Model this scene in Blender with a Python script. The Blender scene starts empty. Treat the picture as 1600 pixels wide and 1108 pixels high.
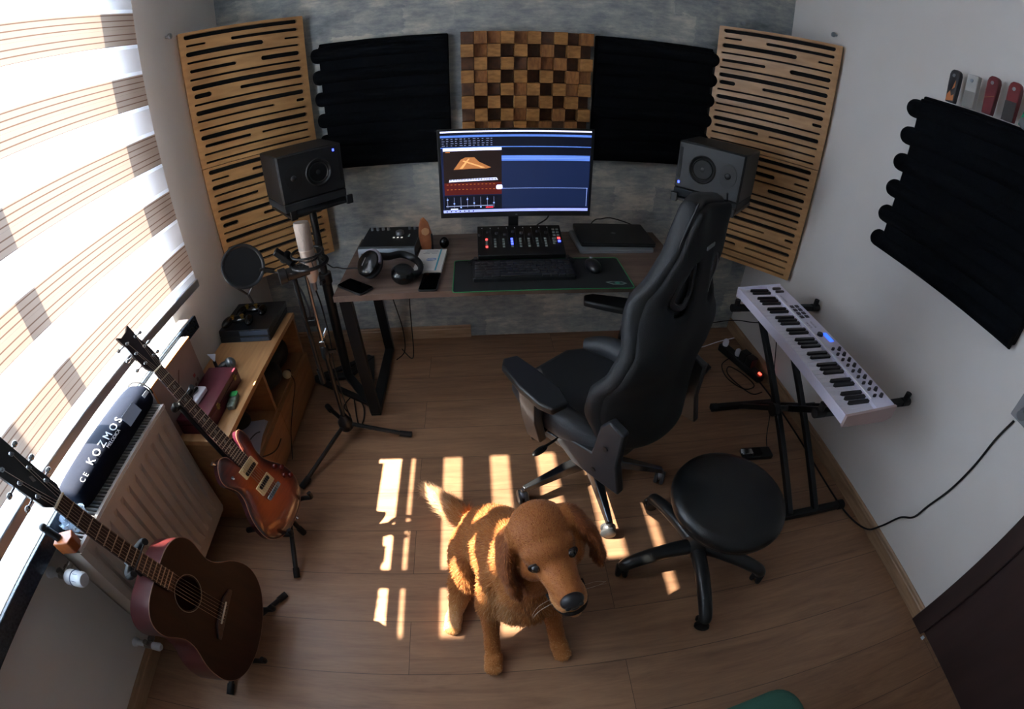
import bpy, bmesh, math, random
from mathutils import Vector, Matrix, Euler
random.seed(7)
R = math.radians
SC = bpy.context.scene
COL = SC.collection

# ------------------------------------------------------------------ camera
cd = bpy.data.cameras.new('camera'); cam = bpy.data.objects.new('camera', cd); COL.objects.link(cam); SC.camera = cam
_r, _u, _f = (0.997194, -0.074615, 0.006023), (0.039302, 0.590324, 0.806209), (0.063711, 0.80371, -0.5916)
CAM = Vector((1.234031, -2.362158, 1.585673))
cam.matrix_world = Matrix(((_r[0], _u[0], -_f[0], CAM.x), (_r[1], _u[1], -_f[1], CAM.y), (_r[2], _u[2], -_f[2], CAM.z), (0, 0, 0, 1)))
cd.type = 'PANO'; cd.panorama_type = 'FISHEYE_LENS_POLYNOMIAL'      # the action camera's wide lens
cd.sensor_width = 36; cd.fisheye_fov = 3.2; cd.clip_start = 0.02
cd.fisheye_polynomial_k0 = 0
cd.fisheye_polynomial_k1 = -6.02328507e-02; cd.fisheye_polynomial_k2 = -8.94478009e-06
cd.fisheye_polynomial_k3 = 1.18829141e-05; cd.fisheye_polynomial_k4 = -1.47894734e-07

# ------------------------------------------------------------------ world, sun, exposure
W = bpy.data.worlds.new('sky'); SC.world = W; W.use_nodes = True
bg = W.node_tree.nodes['Background']; bg.inputs[0].default_value = (0.60, 0.78, 1.0, 1); bg.inputs[1].default_value = 23.0
sd = bpy.data.lights.new('sun', 'SUN'); sun = bpy.data.objects.new('sun', sd); COL.objects.link(sun)
sun.location = (-3, -1.3, 4); sun.rotation_euler = Vector((1, 0.0, -1.07)).to_track_quat('-Z', 'Y').to_euler()
sd.energy = 70.0; sd.angle = R(0.6); sd.color = (1.0, 0.90, 0.76)
pd = bpy.data.lights.new('window_portal', 'AREA'); po = bpy.data.objects.new('window_portal', pd); COL.objects.link(po)
pd.shape = 'RECTANGLE'; pd.size = 1.58; pd.size_y = 1.82; po.location = (-0.16, -1.81, 1.49)
po.rotation_euler = Vector((1, 0, 0)).to_track_quat('-Z', 'Y').to_euler(); pd.cycles.is_portal = True
vs = SC.view_settings; vs.view_transform = 'Standard'; vs.look = 'None'; vs.gamma = 1; vs.use_curve_mapping = False
vs.exposure = 0.0
SC.cycles.max_bounces = 10; SC.cycles.diffuse_bounces = 6; SC.cycles.transparent_max_bounces = 12
SC.cycles.use_denoising = True; SC.cycles.sample_clamp_indirect = 12; SC.cycles.caustics_reflective = False; SC.cycles.caustics_refractive = False

# ------------------------------------------------------------------ helpers
def lin(c):
    if isinstance(c, str):
        c = [int(c[i:i+2], 16) / 255 for i in (0, 2, 4)]
        c = [x / 12.92 if x <= .04045 else ((x + .055) / 1.055) ** 2.4 for x in c]
    return (c[0], c[1], c[2], 1)
MATS = {}
def mat(name, col=(.5, .5, .5), rough=.5, metal=0, col2=None, scale=20, stretch=(1, 1, 1), bump=0, bscale=None, detail=4, emit=0, coat=0, spec=.5, sheen=0, lo=.35, hi=.65):
    if name in MATS: return MATS[name]
    m = bpy.data.materials.new(name); m.use_nodes = True; nt = m.node_tree; N = nt.nodes; L = nt.links
    b = N['Principled BSDF']
    b.inputs['Base Color'].default_value = lin(col); b.inputs['Roughness'].default_value = rough; b.inputs['Metallic'].default_value = metal
    b.inputs['Specular IOR Level'].default_value = spec
    if coat: b.inputs['Coat Weight'].default_value = coat; b.inputs['Coat Roughness'].default_value = .08
    if sheen: b.inputs['Sheen Weight'].default_value = sheen
    if emit: b.inputs['Emission Color'].default_value = lin(col); b.inputs['Emission Strength'].default_value = emit
    tc = N.new('ShaderNodeTexCoord'); mp = N.new('ShaderNodeMapping'); mp.inputs['Scale'].default_value = stretch
    L.new(tc.outputs['Object'], mp.inputs[0])
    if col2 is not None:
        n = N.new('ShaderNodeTexNoise'); n.inputs['Scale'].default_value = scale; n.inputs['Detail'].default_value = detail
        L.new(mp.outputs[0], n.inputs['Vector'])
        r = N.new('ShaderNodeValToRGB'); r.color_ramp.elements[0].position = lo; r.color_ramp.elements[1].position = hi
        r.color_ramp.elements[0].color = lin(col); r.color_ramp.elements[1].color = lin(col2)
        L.new(n.outputs[0], r.inputs[0]); L.new(r.outputs[0], b.inputs['Base Color'])
    if bump:
        n2 = N.new('ShaderNodeTexNoise'); n2.inputs['Scale'].default_value = bscale or scale; n2.inputs['Detail'].default_value = detail
        L.new(mp.outputs[0], n2.inputs['Vector'])
        bp = N.new('ShaderNodeBump'); bp.inputs['Strength'].default_value = bump; bp.inputs['Distance'].default_value = .004
        L.new(n2.outputs[0], bp.inputs['Height']); L.new(bp.outputs[0], b.inputs['Normal'])
    MATS[name] = m; return m

class MB:
    def __init__(s): s.v = []; s.f = []; s.mi = []; s.M = Matrix.Identity(4); s.k = 0
    def add(s, vs_, fs, mi=None):
        o = len(s.v); s.v += [tuple(s.M @ Vector(p)) for p in vs_]
        s.f += [[i + o for i in f] for f in fs]; s.mi += [s.k if mi is None else mi] * len(fs); return s
    def box(s, c, d, rot=None, mi=None):
        x, y, z = (t / 2 for t in d); P = [Vector((a, b, e)) for a in (-x, x) for b in (-y, y) for e in (-z, z)]
        if rot is not None: P = [rot @ p for p in P]
        c = Vector(c); return s.add([p + c for p in P], [(0, 1, 3, 2), (4, 6, 7, 5), (0, 4, 5, 1), (2, 3, 7, 6), (0, 2, 6, 4), (1, 5, 7, 3)], mi)
    def bx(s, x0, x1, y0, y1, z0, z1, mi=None): return s.box(((x0+x1)/2, (y0+y1)/2, (z0+z1)/2), (abs(x1-x0), abs(y1-y0), abs(z1-z0)), None, mi)
    def bar(s, p0, p1, w, h, up=(0, 0, 1), mi=None):
        p0, p1 = Vector(p0), Vector(p1); d = (p1 - p0); L = d.length; d.normalize(); u = Vector(up)
        a = d.cross(u)
        if a.length < 1e-3: a = d.cross(Vector((1, 0, 0)))
        a.normalize(); u = a.cross(d); rot = Matrix((d, a, u)).transposed()
        return s.box((p0 + p1) / 2, (L, w, h), rot, mi)
    def tube(s, pts, r, seg=10, closed=False, caps=True, mi=None, flat=1.0):
        pts = [Vector(p) for p in pts]; n = len(pts)
        if not isinstance(r, (list, tuple)): r = [r] * n
        T = []
        for i in range(n):
            if closed: t = pts[(i + 1) % n] - pts[i - 1]
            else: t = pts[min(i + 1, n - 1)] - pts[max(i - 1, 0)]
            T.append(t.normalized() if t.length > 1e-9 else Vector((0, 0, 1)))
        ref = Vector((0, 0, 1)) if abs(T[0].z) < .9 else Vector((1, 0, 0))
        a = (ref - T[0] * ref.dot(T[0])).normalized(); V_ = []
        for i in range(n):
            a = a - T[i] * a.dot(T[i]); a.normalize(); b = T[i].cross(a)
            for k in range(seg):
                t = 2 * math.pi * k / seg; V_.append(pts[i] + (a * math.cos(t) * flat + b * math.sin(t)) * r[i])
        F = []
        for i in range(n if closed else n - 1):
            j = (i + 1) % n
            for k in range(seg):
                l = (k + 1) % seg; F.append((i*seg+k, i*seg+l, j*seg+l, j*seg+k))
        if caps and not closed: F.append(tuple(range(seg))[::-1]); F.append(tuple((n-1)*seg + k for k in range(seg)))
        return s.add(V_, F, mi)
    def cyl(s, p0, p1, r0, r1=None, seg=20, mi=None): return s.tube([p0, p1], [r0, r0 if r1 is None else r1], seg, mi=mi)
    def lathe(s, prof, seg=28, c=(0, 0, 0), axis=None, mi=None):
        c = Vector(c); q = Matrix.Identity(3) if axis is None else Vector(axis).to_track_quat('Z', 'Y').to_matrix()
        V_ = []; F = []
        for r, z in prof:
            for k in range(seg):
                t = 2*math.pi*k/seg; V_.append(c + q @ Vector((r*math.cos(t), r*math.sin(t), z)))
        n = len(prof)
        for i in range(n - 1):
            for k in range(seg):
                l = (k+1) % seg; F.append((i*seg+k, i*seg+l, (i+1)*seg+l, (i+1)*seg+k))
        if prof[0][0] > 1e-5: F.append(tuple(range(seg))[::-1])
        if prof[-1][0] > 1e-5: F.append(tuple((n-1)*seg+k for k in range(seg)))
        return s.add(V_, F, mi)
    def ell(s, c, r, rot=None, seg=20, rings=12, mi=None):
        c = Vector(c); r = (r, r, r) if not isinstance(r, (tuple, list)) else r; V_ = []; F = []
        for i in range(rings + 1):
            ph = math.pi * i / rings
            for k in range(seg):
                t = 2*math.pi*k/seg; p = Vector((r[0]*math.sin(ph)*math.cos(t), r[1]*math.sin(ph)*math.sin(t), r[2]*math.cos(ph)))
                V_.append(c + (rot @ p if rot is not None else p))
        for i in range(rings):
            for k in range(seg):
                l = (k+1) % seg; F.append((i*seg+k, (i+1)*seg+k, (i+1)*seg+l, i*seg+l))
        return s.add(V_, F, mi)
    def prism(s, poly, z0, z1, f=None, mi=None):
        n = len(poly); g = f or (lambda x, y, z: (x, y, z))
        V_ = [g(x, y, z0) for x, y in poly] + [g(x, y, z1) for x, y in poly]
        F = [tuple(range(n))[::-1], tuple(range(n, 2*n))] + [(i, (i+1) % n, n+(i+1) % n, n+i) for i in range(n)]
        return s.add(V_, F, mi)
    def build(s, name, m, parent=None, bev=0, sub=0, smooth=40, seg=2, label=None):
        me = bpy.data.meshes.new(name); me.from_pydata(s.v, [], s.f)
        for q in (m if isinstance(m, (list, tuple)) else [m]): me.materials.append(q)
        for p, k in zip(me.polygons, s.mi): p.material_index = k
        bm = bmesh.new(); bm.from_mesh(me); bmesh.ops.remove_doubles(bm, verts=bm.verts, dist=1e-6)
        bmesh.ops.recalc_face_normals(bm, faces=bm.faces); bm.to_mesh(me); bm.free()
        o = bpy.data.objects.new(name, me); COL.objects.link(o)
        if parent: o.parent = parent
        if bev:
            b = o.modifiers.new('bevel', 'BEVEL'); b.width = bev; b.segments = seg; b.limit_method = 'ANGLE'; b.angle_limit = R(35)
        if sub:
            b = o.modifiers.new('sub', 'SUBSURF'); b.levels = sub; b.render_levels = sub
        if smooth:
            for p in me.polygons: p.use_smooth = True
            me.set_sharp_from_angle(angle=R(180 if sub else smooth))
        if label: o['label'] = label
        return o

def tag(o, label, cat, group=None):
    o['label'] = label; o['category'] = cat
    if group: o['group'] = group
    return o
def thing(name, label, cat, loc=(0, 0, 0), rotz=0, group=None, mw=None):
    o = bpy.data.objects.new(name, None); COL.objects.link(o); o.empty_display_size = .05
    if mw is not None: o.matrix_world = mw
    else: o.location = loc; o.rotation_euler = (0, 0, rotz)
    return tag(o, label, cat, group)
def struct(name, mb, m, **k):
    o = mb.build(name, m, **k)
    if not k.get('parent'): o['kind'] = 'structure'
    return o
def copy_tree(o, parent=None):
    c = o.copy(); COL.objects.link(c)
    if parent: c.parent = parent
    for ch in list(o.children): copy_tree(ch, c)
    return c
def smoothpath(P, n=8, closed=False):
    P = [Vector(p) for p in P]; out = []; N_ = len(P)
    for i in range(N_ if closed else N_ - 1):
        g = (lambda k: P[k % N_]) if closed else (lambda k: P[max(0, min(N_ - 1, k))])
        a, b, c, d = g(i-1), g(i), g(i+1), g(i+2)
        for k in range(n):
            t = k / n; out.append(.5*((2*b) + (c-a)*t + (2*a-5*b+4*c-d)*t*t + (3*b-a-3*c+d)*t**3))
    if not closed: out.append(P[-1])
    return out
def rrect(w, h, r, n=5, cx=0, cy=0):
    out = []
    for sx, sy, a0 in ((1, 1, 0), (-1, 1, 90), (-1, -1, 180), (1, -1, 270)):
        for k in range(n + 1):
            a = R(a0 + 90*k/n); out.append((cx + sx*(w/2-r) + r*math.cos(a), cy + sy*(h/2-r) + r*math.sin(a)))
    return out
def holed(outer, holes, z0, z1, f):
    """plate with real holes: outline and hole loops filled, then given thickness"""
    bm = bmesh.new(); es = []; 
    for lp in [outer] + holes:
        vs_ = [bm.verts.new((x, y, 0)) for x, y in lp]
        es += [bm.edges.new((vs_[i], vs_[(i+1) % len(vs_)])) for i in range(len(vs_))]
    bmesh.ops.triangle_fill(bm, use_beauty=True, use_dissolve=False, edges=es)
    bm.verts.ensure_lookup_table(); bm.verts.index_update()
    V_ = [(v.co.x, v.co.y) for v in bm.verts]; F = [[v.index for v in q.verts] for q in bm.faces]; n = len(V_)
    B = [(e.verts[0].index, e.verts[1].index) for e in bm.edges if len(e.link_faces) == 1]; bm.free()
    mb = MB(); mb.add([f(x, y, z0) for x, y in V_] + [f(x, y, z1) for x, y in V_],
                      [q[::-1] for q in F] + [[i + n for i in q] for q in F] + [(a, b, b + n, a + n) for a, b in B])
    return mb
def textmesh(s, size, mtx, m, name, parent, extrude=.0004, align='CENTER', label=None):
    c = bpy.data.curves.new(name, 'FONT'); c.body = s; c.size = size; c.extrude = extrude; c.align_x = align; c.align_y = 'CENTER'
    t = bpy.data.objects.new(name, c); COL.objects.link(t); dg = bpy.context.evaluated_depsgraph_get(); dg.update()
    me = bpy.data.meshes.new_from_object(t.evaluated_get(dg)); bpy.data.objects.remove(t); bpy.data.curves.remove(c)
    o = bpy.data.objects.new(name, me); COL.objects.link(o); me.materials.clear(); me.materials.append(m); me.transform(mtx)
    o.parent = parent
    if label: o['label'] = label
    return o

# ------------------------------------------------------------------ materials
def wallpaper():
    m = bpy.data.materials.new('concrete_wallpaper'); m.use_nodes = True; nt = m.node_tree; N = nt.nodes; L = nt.links; b = N['Principled BSDF']; b.inputs['Roughness'].default_value = .75
    tc = N.new('ShaderNodeTexCoord'); sp = N.new('ShaderNodeSeparateXYZ'); cb = N.new('ShaderNodeCombineXYZ'); L.new(tc.outputs['Object'], sp.inputs[0]); L.new(sp.outputs[0], cb.inputs[0]); L.new(sp.outputs[2], cb.inputs[1])
    def noise(sc, st, det=6):
        mp = N.new('ShaderNodeMapping'); mp.inputs['Scale'].default_value = st; L.new(cb.outputs[0], mp.inputs[0])
        n = N.new('ShaderNodeTexNoise'); n.inputs['Scale'].default_value = sc; n.inputs['Detail'].default_value = det; n.inputs['Roughness'].default_value = .65; L.new(mp.outputs[0], n.inputs['Vector']); return n
    n1 = noise(5, (1, 1.5, 1)); n2 = noise(26, (.5, 1.6, 1)); n3 = noise(2.2, (1, 1, 1), 2)
    br = N.new('ShaderNodeTexBrick'); br.inputs['Scale'].default_value = 1; br.inputs['Brick Width'].default_value = .23; br.inputs['Row Height'].default_value = .13; br.inputs['Mortar Size'].default_value = .0
    br.inputs['Color1'].default_value = (0, 0, 0, 1); br.inputs['Color2'].default_value = (1, 1, 1, 1); br.inputs['Mortar'].default_value = (.5, .5, .5, 1)
    dv = N.new('ShaderNodeMixRGB'); dv.blend_type = 'LINEAR_LIGHT'; dv.inputs[0].default_value = .035; L.new(cb.outputs[0], dv.inputs[1]); L.new(n2.outputs['Color'], dv.inputs[2]); L.new(dv.outputs[0], br.inputs[0])
    def math_(op, a, bb):
        x = N.new('ShaderNodeMath'); x.operation = op
        for i, q in enumerate((a, bb)):
            if isinstance(q, (int, float)): x.inputs[i].default_value = q
            else: L.new(q, x.inputs[i])
        return x.outputs[0]
    v = math_('ADD', math_('MULTIPLY', n1.outputs[0], .55), math_('MULTIPLY', n2.outputs[0], .45)); v = math_('ADD', v, math_('MULTIPLY', br.outputs['Color'], .16)); v = math_('ADD', v, math_('MULTIPLY', n3.outputs[0], .25))
    r = N.new('ShaderNodeValToRGB'); e = r.color_ramp.elements; e[0].position = .50; e[0].color = lin('6c7374'); e[1].position = .86; e[1].color = lin('cbc8ba')
    q = e.new(.62); q.color = lin('888e90'); q = e.new(.74); q.color = lin('a6a8a2')
    L.new(v, r.inputs[0]); L.new(r.outputs[0], b.inputs['Base Color'])
    bp = N.new('ShaderNodeBump'); bp.inputs['Strength'].default_value = .25; bp.inputs['Distance'].default_value = .003; L.new(n2.outputs[0], bp.inputs['Height']); L.new(bp.outputs[0], b.inputs['Normal'])
    return m
def woodfloor(name='oak_laminate', c=('6f533e', '8d6a50', 'a68060'), pw=1.9, ph=.19, off=(.25, .01), rot=0, rough=.38):
    m = bpy.data.materials.new(name); m.use_nodes = True; nt = m.node_tree; N = nt.nodes; L = nt.links; b = N['Principled BSDF']
    tc = N.new('ShaderNodeTexCoord'); mp = N.new('ShaderNodeMapping'); mp.inputs['Location'].default_value = (off[0], off[1], 0); mp.inputs['Rotation'].default_value = (0, 0, rot); L.new(tc.outputs['Object'], mp.inputs[0])
    br = N.new('ShaderNodeTexBrick'); br.inputs['Scale'].default_value = 1; br.inputs['Brick Width'].default_value = pw; br.inputs['Row Height'].default_value = ph; br.inputs['Mortar Size'].default_value = .0011; br.inputs['Mortar Smooth'].default_value = .3
    br.offset = .37; br.inputs['Color1'].default_value = (0, 0, 0, 1); br.inputs['Color2'].default_value = (1, 1, 1, 1); br.inputs['Mortar'].default_value = (.5, .5, .5, 1); L.new(mp.outputs[0], br.inputs[0])
    off_ = N.new('ShaderNodeVectorMath'); off_.operation = 'MULTIPLY_ADD'; off_.inputs[1].default_value = (5, 3, 7); L.new(br.outputs['Color'], off_.inputs[0]); L.new(mp.outputs[0], off_.inputs[2])
    st = N.new('ShaderNodeMapping'); st.inputs['Scale'].default_value = (.9, 9, 1); L.new(off_.outputs[0], st.inputs[0])
    n = N.new('ShaderNodeTexNoise'); n.inputs['Scale'].default_value = 2.6; n.inputs['Detail'].default_value = 9; n.inputs['Roughness'].default_value = .62; n.inputs['Distortion'].default_value = .8; L.new(st.outputs[0], n.inputs['Vector'])
    n2 = N.new('ShaderNodeTexNoise'); n2.inputs['Scale'].default_value = 22; n2.inputs['Detail'].default_value = 5; L.new(st.outputs[0], n2.inputs['Vector'])
    mx = N.new('ShaderNodeMath'); mx.operation = 'MULTIPLY_ADD'; mx.inputs[1].default_value = .22; L.new(n2.outputs[0], mx.inputs[0]); L.new(n.outputs[0], mx.inputs[2])
    mx2 = N.new('ShaderNodeMath'); mx2.operation = 'MULTIPLY_ADD'; mx2.inputs[1].default_value = .10; L.new(br.outputs['Color'], mx2.inputs[0]); L.new(mx.outputs[0], mx2.inputs[2])
    r = N.new('ShaderNodeValToRGB'); e = r.color_ramp.elements; e[0].position = .38; e[0].color = lin(c[0]); e[1].position = .95; e[1].color = lin(c[2]); q = e.new(.64); q.color = lin(c[1]); L.new(mx2.outputs[0], r.inputs[0])
    mm = N.new('ShaderNodeMixRGB'); mm.inputs[2].default_value = lin('4c3a2c'); L.new(br.outputs['Fac'], mm.inputs[0]); L.new(r.outputs[0], mm.inputs[1]); L.new(mm.outputs[0], b.inputs['Base Color'])
    b.inputs['Roughness'].default_value = rough; b.inputs['Specular IOR Level'].default_value = .4
    bp = N.new('ShaderNodeBump'); bp.inputs['Strength'].default_value = .12; bp.inputs['Distance'].default_value = .002; L.new(n2.outputs[0], bp.inputs['Height']); L.new(bp.outputs[0], b.inputs['Normal'])
    return m
def blind_fabric():
    """zebra blind: tan pleated bands and white sheer bands by height; both let daylight through"""
    m = bpy.data.materials.new('zebra_fabric'); m.use_nodes = True; nt = m.node_tree; N = nt.nodes; L = nt.links; N.clear()
    out = N.new('ShaderNodeOutputMaterial'); tc = N.new('ShaderNodeTexCoord'); sp = N.new('ShaderNodeSeparateXYZ'); L.new(tc.outputs['Object'], sp.inputs[0])
    def mt(op, a, bb):
        x = N.new('ShaderNodeMath'); x.operation = op
        for i, q in enumerate((a, bb)):
            if isinstance(q, (int, float)): x.inputs[i].default_value = q
            else: L.new(q, x.inputs[i])
        return x.outputs[0]
    P = .2195; z0 = 1.0655          # centre height of one sheer band
    ph = mt('FRACT', mt('ADD', mt('DIVIDE', mt('SUBTRACT', sp.outputs[2], z0), P), 50.5), 0)    # .5 at a sheer centre
    d = mt('ABSOLUTE', mt('SUBTRACT', ph, .5), 0)
    band = mt('GREATER_THAN', d, .245)                       # tan band
    thin = mt('LESS_THAN', d, .185)                          # single open layer
    fr = mt('FRACT', mt('MULTIPLY', mt('ADD', ph, .045), 11.5), 0)
    line = mt('MULTIPLY', mt('LESS_THAN', fr, .19), band)
    colr = N.new('ShaderNodeMixRGB'); colr.inputs[1].default_value = lin('dcc8b8'); colr.inputs[2].default_value = lin('a0806e'); L.new(line, colr.inputs[0])
    def tl(c, f=.5):
        a = N.new('ShaderNodeBsdfDiffuse'); b = N.new('ShaderNodeBsdfTranslucent'); x = N.new('ShaderNodeMixShader'); x.inputs[0].default_value = f
        for q in (a, b):
            if isinstance(c, str): q.inputs[0].default_value = lin(c)
            else: L.new(c, q.inputs[0])
        L.new(a.outputs[0], x.inputs[1]); L.new(b.outputs[0], x.inputs[2]); return x.outputs[0]
    bandsh = tl(colr.outputs[0], .075); sheer = tl('eef4ff', .36)
    tr = N.new('ShaderNodeBsdfTransparent'); mx = N.new('ShaderNodeMixShader'); L.new(mt('MULTIPLY', thin, .45), mx.inputs[0]); L.new(sheer, mx.inputs[1]); L.new(tr.outputs[0], mx.inputs[2])
    fx = N.new('ShaderNodeMixShader'); L.new(band, fx.inputs[0]); L.new(mx.outputs[0], fx.inputs[1]); L.new(bandsh, fx.inputs[2]); L.new(fx.outputs[0], out.inputs[0])
    return m
def glassm():
    m = bpy.data.materials.new('window_glass'); m.use_nodes = True; nt = m.node_tree; N = nt.nodes; L = nt.links; N.clear(); out = N.new('ShaderNodeOutputMaterial')
    t = N.new('ShaderNodeBsdfTransparent'); g = N.new('ShaderNodeBsdfGlossy'); g.inputs['Roughness'].default_value = .02; x = N.new('ShaderNodeMixShader'); x.inputs[0].default_value = .06
    L.new(t.outputs[0], x.inputs[1]); L.new(g.outputs[0], x.inputs[2]); L.new(x.outputs[0], out.inputs[0]); return m

M_wp = wallpaper(); M_floor = woodfloor(); M_blind = blind_fabric(); M_glass = glassm()
M_wallw = mat('warm_white_paint', 'd8d3ce', .8, col2='dcd8d4', scale=3, bump=.06, bscale=160)
M_walll = mat('white_paint', 'd3cec8', .8, col2='dad6d1', scale=3, bump=.05, bscale=160)
M_base = mat('oak_baseboard', 'a58668', .45, col2='8f7256', scale=6, stretch=(1, 1, 8))
M_pvc = mat('white_pvc', 'e8e8e8', .35)
M_granite = mat('dark_granite', '1b2530', .25, col2='2c3844', scale=120)
M_darkdoor = mat('wenge_veneer', '2a1c1a', .45, col2='3a2826', scale=9, stretch=(1, 1, .12))
M_black = mat('black_plastic', '121314', .42)
M_blackm = mat('matt_black_metal', '17191b', .38, metal=.3)
M_chrome = mat('chrome', 'c8ccd0', .16, metal=1)
M_alu = mat('brushed_aluminium', '9aa0a6', .32, metal=.9)
M_white = mat('white_plastic', 'e6e4ee', .35)
M_grey = mat('grey_plastic', '6d7073', .5)
M_velvet = mat('black_velvet_foam', '07090c', .95, col2='0c0f13', scale=60, bump=.3, bscale=300, spec=.1)
M_rubber = mat('black_rubber', '0b0b0c', .7)
M_glassb = mat('black_glass', '050607', .08)
# ================================================================== the room
WX = 2.861; HC = 2.6; YF = -4.1
mb = MB(); mb.bx(-.25, WX + .15, YF - .1, .15, -.1, 0); struct('floor', mb, M_floor, smooth=0)
mb = MB(); mb.bx(-.25, WX + .15, YF - .1, .15, HC, HC + .1); struct('ceiling', mb, M_walll, smooth=0)
mb = MB(); mb.bx(-.25, WX + .15, 0, .15, 0, HC); struct('wall_back', mb, M_wp, smooth=0)
mb = MB(); mb.bx(-.25, WX + .15, YF - .12, YF, 0, HC); struct('wall_front', mb, M_walll, smooth=0)
DY0, DY1, DZ = -2.06, -3.0, 2.1
mb = MB(); mb.bx(WX, WX + .15, DY0, 0, 0, HC); mb.bx(WX, WX + .15, YF, DY1, 0, HC); mb.bx(WX, WX + .15, DY1, DY0, DZ, HC); struct('wall_right', mb, M_wallw, smooth=0)
OY0, OY1, OZ0, OZ1 = -.90, -2.72, .72, 2.29
mb = MB(); mb.bx(-.25, 0, OY0, .0, 0, HC); mb.bx(-.25, 0, YF, OY1, 0, HC); mb.bx(-.25, 0, OY1, OY0, 0, OZ0 - .03); mb.bx(-.25, 0, OY1, OY0, OZ1, HC)
struct('wall_left', mb, M_walll, smooth=0)
# window: frame, mullions, sashes' glass
def window():
    mb = MB(); x0, x1 = -.15, -.08
    mb.bx(x0, x1, OY0 - .06, OY0, OZ0, OZ1); mb.bx(x0, x1, OY1, OY1 + .06, OZ0, OZ1); mb.bx(x0, x1, OY1, OY0, OZ1 - .06, OZ1); mb.bx(x0, x1, OY1, OY0, OZ0 - .03, OZ0 + .004)
    mb.bx(x0, x1, -1.592, -1.512, OZ0, OZ1); mb.bx(x0, x1, -2.24, -2.16, OZ0, OZ1)
    w = struct('window_1', mb, M_pvc, bev=.004)
    for a, b in ((-.96, -1.512), (-1.592, -2.16), (-2.24, -2.66)):
        g = MB(); g.bx(-.118, -.112, b, a, OZ0, OZ1 - .06); g.build('glass_pane', M_glass, w, smooth=0)
    hd = MB(); hd.bx(-.08, -.06, -1.545, -1.525, 1.3, 1.36); hd.bx(-.062, -.045, -1.547, -1.523, 1.22, 1.34); hd.build('window_handle', M_pvc, w, bev=.004)
window()
mb = MB(); mb.bx(-.08, .052, OY1 - .06, OY0 + .03, .700, .728); struct('trim_1', mb, mat('pale_sill', 'cfc8be', .35), bev=.003)
mb = MB(); mb.bx(.052, .066, OY1 - .06, OY0 + .06, .668, .726); struct('trim_2', mb, M_granite, bev=.003)
# baseboards
def bboard(nm, p0, p1, n, h=.075, t=.014):
    mb = MB(); p0, p1, n = Vector(p0), Vector(p1), Vector(n); V_ = []
    for p in (p0, p1):
        for a, z in ((0, 0), (t, 0), (t, h*.72), (t*.75, h*.78), (t*.75, h*.93), (t*.4, h), (0, h)): V_.append(p + n*a + Vector((0, 0, z)))
    mb.add(V_, [tuple(range(7)), tuple(range(13, 6, -1))] + [(i, (i+1) % 7, 7+(i+1) % 7, 7+i) for i in range(7)])
    struct(nm, mb, M_base, smooth=0)
bboard('baseboard_back', (0, 0, 0), (1.175, 0, 0), (0, -1, 0), .08)
bboard('baseboard_left', (0, YF, 0), (0, 0, 0), (1, 0, 0)); bboard('baseboard_right', (WX, 0, 0), (WX, DY0 + .0, 0), (-1, 0, 0))
# door with its casing
mb = MB(); mb.bx(WX - .022, WX + .15, DY0 - .075, DY0 + .0, 0, DZ + .05); mb.bx(WX - .022, WX + .15, DY1, DY1 + .075, 0, DZ + .05); mb.bx(WX - .022, WX + .15, DY1 + .075, DY0 - .075, DZ - .03, DZ + .05)
door = struct('door_1', mb, M_darkdoor, bev=.003)
mb = MB(); mb.bx(WX + .002, WX + .045, DY1 + .068, DY0 - .069, .002, DZ - .025); mb.build('door_leaf', M_darkdoor, door, bev=.002)
mb = MB(); mb.cyl((WX + .005, -2.86, 1.02), (WX - .045, -2.86, 1.02), .009); mb.tube([(WX - .045, -2.86, 1.02), (WX - .045, -2.76, 1.02)], .009); mb.cyl((WX + .005, -2.86, 1.02), (WX - .002, -2.86, 1.02), .025); mb.build('door_handle', M_alu, door)
# added unseen wall outside: blocks the sun from the near part of the window
mb = MB(); mb.bx(-1.35, -1.2, -4.3, -1.775, -.5, 6.0); o = struct('wall_sun_blocker', mb, M_walll, smooth=0)

# zebra blind
def blind():
    t = thing('zebra_blind', 'translucent roller blind with tan and sheer white stripes covering the window', 'blind', (.09, -1.78, .83))
    mb = MB(); y0, y1 = -2.78, -.785
    mb.add([(.09, y0, .86), (.09, y1, .86), (.09, y1, 2.46), (.09, y0, 2.46)], [(0, 1, 2, 3)])
    o = mb.build('fabric', M_blind, None, smooth=0); o.parent = t; o.matrix_parent_inverse = Matrix.Translation((-.09, 1.78, -.83))
    mb = MB(); mb.bx(.079, .101, y0, y1, .828, .862); o = mb.build('bottom_rail', mat('anodised_rail', 'b9bcc0', .3, metal=.6), None, bev=.005); o.parent = t; o.matrix_parent_inverse = Matrix.Translation((-.09, 1.78, -.83))
    mb = MB(); mb.bx(.0, .13, y0 - .01, y1 + .01, 2.45, 2.53); o = mb.build('cassette', M_pvc, None, bev=.01); o.parent = t; o.matrix_parent_inverse = Matrix.Translation((-.09, 1.78, -.83))
blind()

# ------------------------------------------------------------------ acoustic panels
M_pine = mat('varnished_birch_ply', '9a7044', .5, col2='b88c5a', scale=7, stretch=(1, 1, 5), lo=.3, hi=.7, coat=.15)
M_felt = mat('black_felt', '0b0b0c', .9)
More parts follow.
